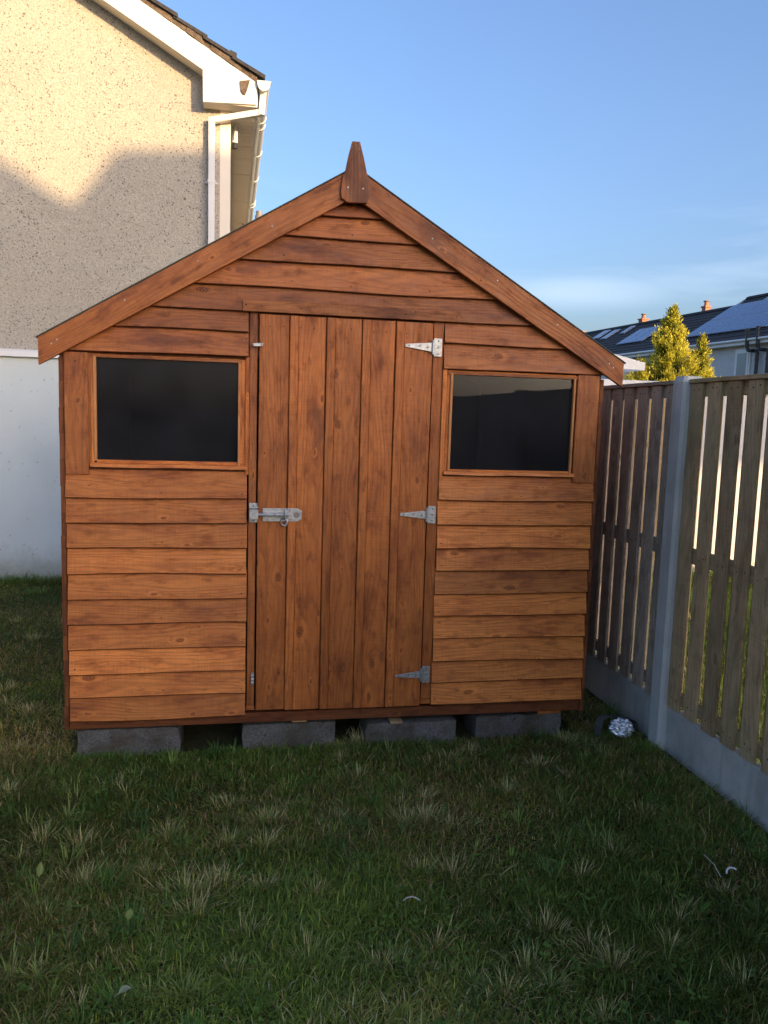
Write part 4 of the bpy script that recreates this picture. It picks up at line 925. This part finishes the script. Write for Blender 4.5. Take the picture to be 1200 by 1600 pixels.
# neighbour's long grass seen through the slats
x, y = patch(2.75, 7.5, -.6, 3.55, 2600); n = len(x); col = lawn_cols(x, y, n, .04)*1.6
blades('neighbour_grass', x, y, rng.uniform(.08, .22, n), rng.uniform(.004, .009, n), np.clip(rng.normal(.4, .3, n), 0, 1.2), rng.uniform(0, 6.283, n), col, curl=.7)
x, y = patch(-6, 10, 3.9, 12, 240); n = len(x); k = ~((x < .62)); x, y = x[k], y[k]; n = len(x)
blades('distant_grass', x, y, rng.uniform(.08, .18, n), rng.uniform(.008, .016, n), np.clip(rng.normal(.5, .3, n), 0, 1.2), rng.uniform(0, 6.283, n), lawn_cols(x, y, n, .05), curl=.7)
# broad-leaved weeds: clover, plantain, dock
V, F, Cc = [], [], []
def wleaf(cx, cy, cz, az, l, w_, el, c):
    b0 = len(V); dx, dy = math.cos(az), math.sin(az); px, py = -dy, dx
    for t_, ww_ in ((0, .12), (.3, .8), (.6, 1.), (.85, .7), (1., .05)):
        zz_ = cz+l*t_*math.sin(el)-l*.25*t_*t_; q = l*t_*math.cos(el)
        V.append((cx+dx*q-px*w_*.5*ww_, cy+dy*q-py*w_*.5*ww_, zz_+.06*l*ww_)); V.append((cx+dx*q, cy+dy*q, zz_)); V.append((cx+dx*q+px*w_*.5*ww_, cy+dy*q+py*w_*.5*ww_, zz_+.06*l*ww_))
    for i in range(4):
        a = b0+i*3; F.append((a, a+1, a+4, a+3)); F.append((a+1, a+2, a+5, a+4))
    Cc.extend([c]*15)
for _ in range(330):
    cx, cy = random.uniform(-.6, 2.55), random.uniform(-1.9, .0)
    if _ > 270: cx, cy = random.uniform(-1.5, -.1), random.uniform(0, 3.5)
    kind = random.random(); m = random.randint(3, 7); g_ = random.uniform(.7, 1.3); c = (.11*g_, .20*g_, .035*g_)
    for i in range(m):
        if kind < .8: wleaf(cx+random.uniform(-.02, .02), cy+random.uniform(-.02, .02), random.uniform(.015, .04), random.uniform(0, 6.3), random.uniform(.010, .020), random.uniform(.010, .018), random.uniform(0, .5), c)
        else: wleaf(cx, cy, .008, i*6.283/m+random.uniform(-.3, .3), random.uniform(.022, .045), random.uniform(.008, .016), random.uniform(.2, .8), c)
me = bpy.data.meshes.new('weeds'); me.from_pydata(V, [], F); me.materials.append(MAT['blade']); a = me.color_attributes.new('bc', 'FLOAT_COLOR', 'POINT'); a.data.foreach_set('color', np.c_[np.array(Cc), np.ones(len(Cc))].astype(np.float32).ravel())
o = bpy.data.objects.new('weeds', me); C.objects.link(o); o['kind'] = 'stuff'
# the rest of the lawn, out to the left of the photograph
x, y = patch(-6.0, -.45, -3.2, 3.66, 4200); k = ~((x > -1.9) & (y > 0) | (x > -1.3)); x, y = x[k], y[k]; n = len(x)
blades('outer_lawn_grass', x, y, rng.uniform(.022, .055, n), rng.uniform(.003, .006, n), np.clip(rng.normal(.85, .35, n), 0, 1.5), rng.uniform(0, 6.283, n), lawn_cols(x, y, n, .16), curl=.8)
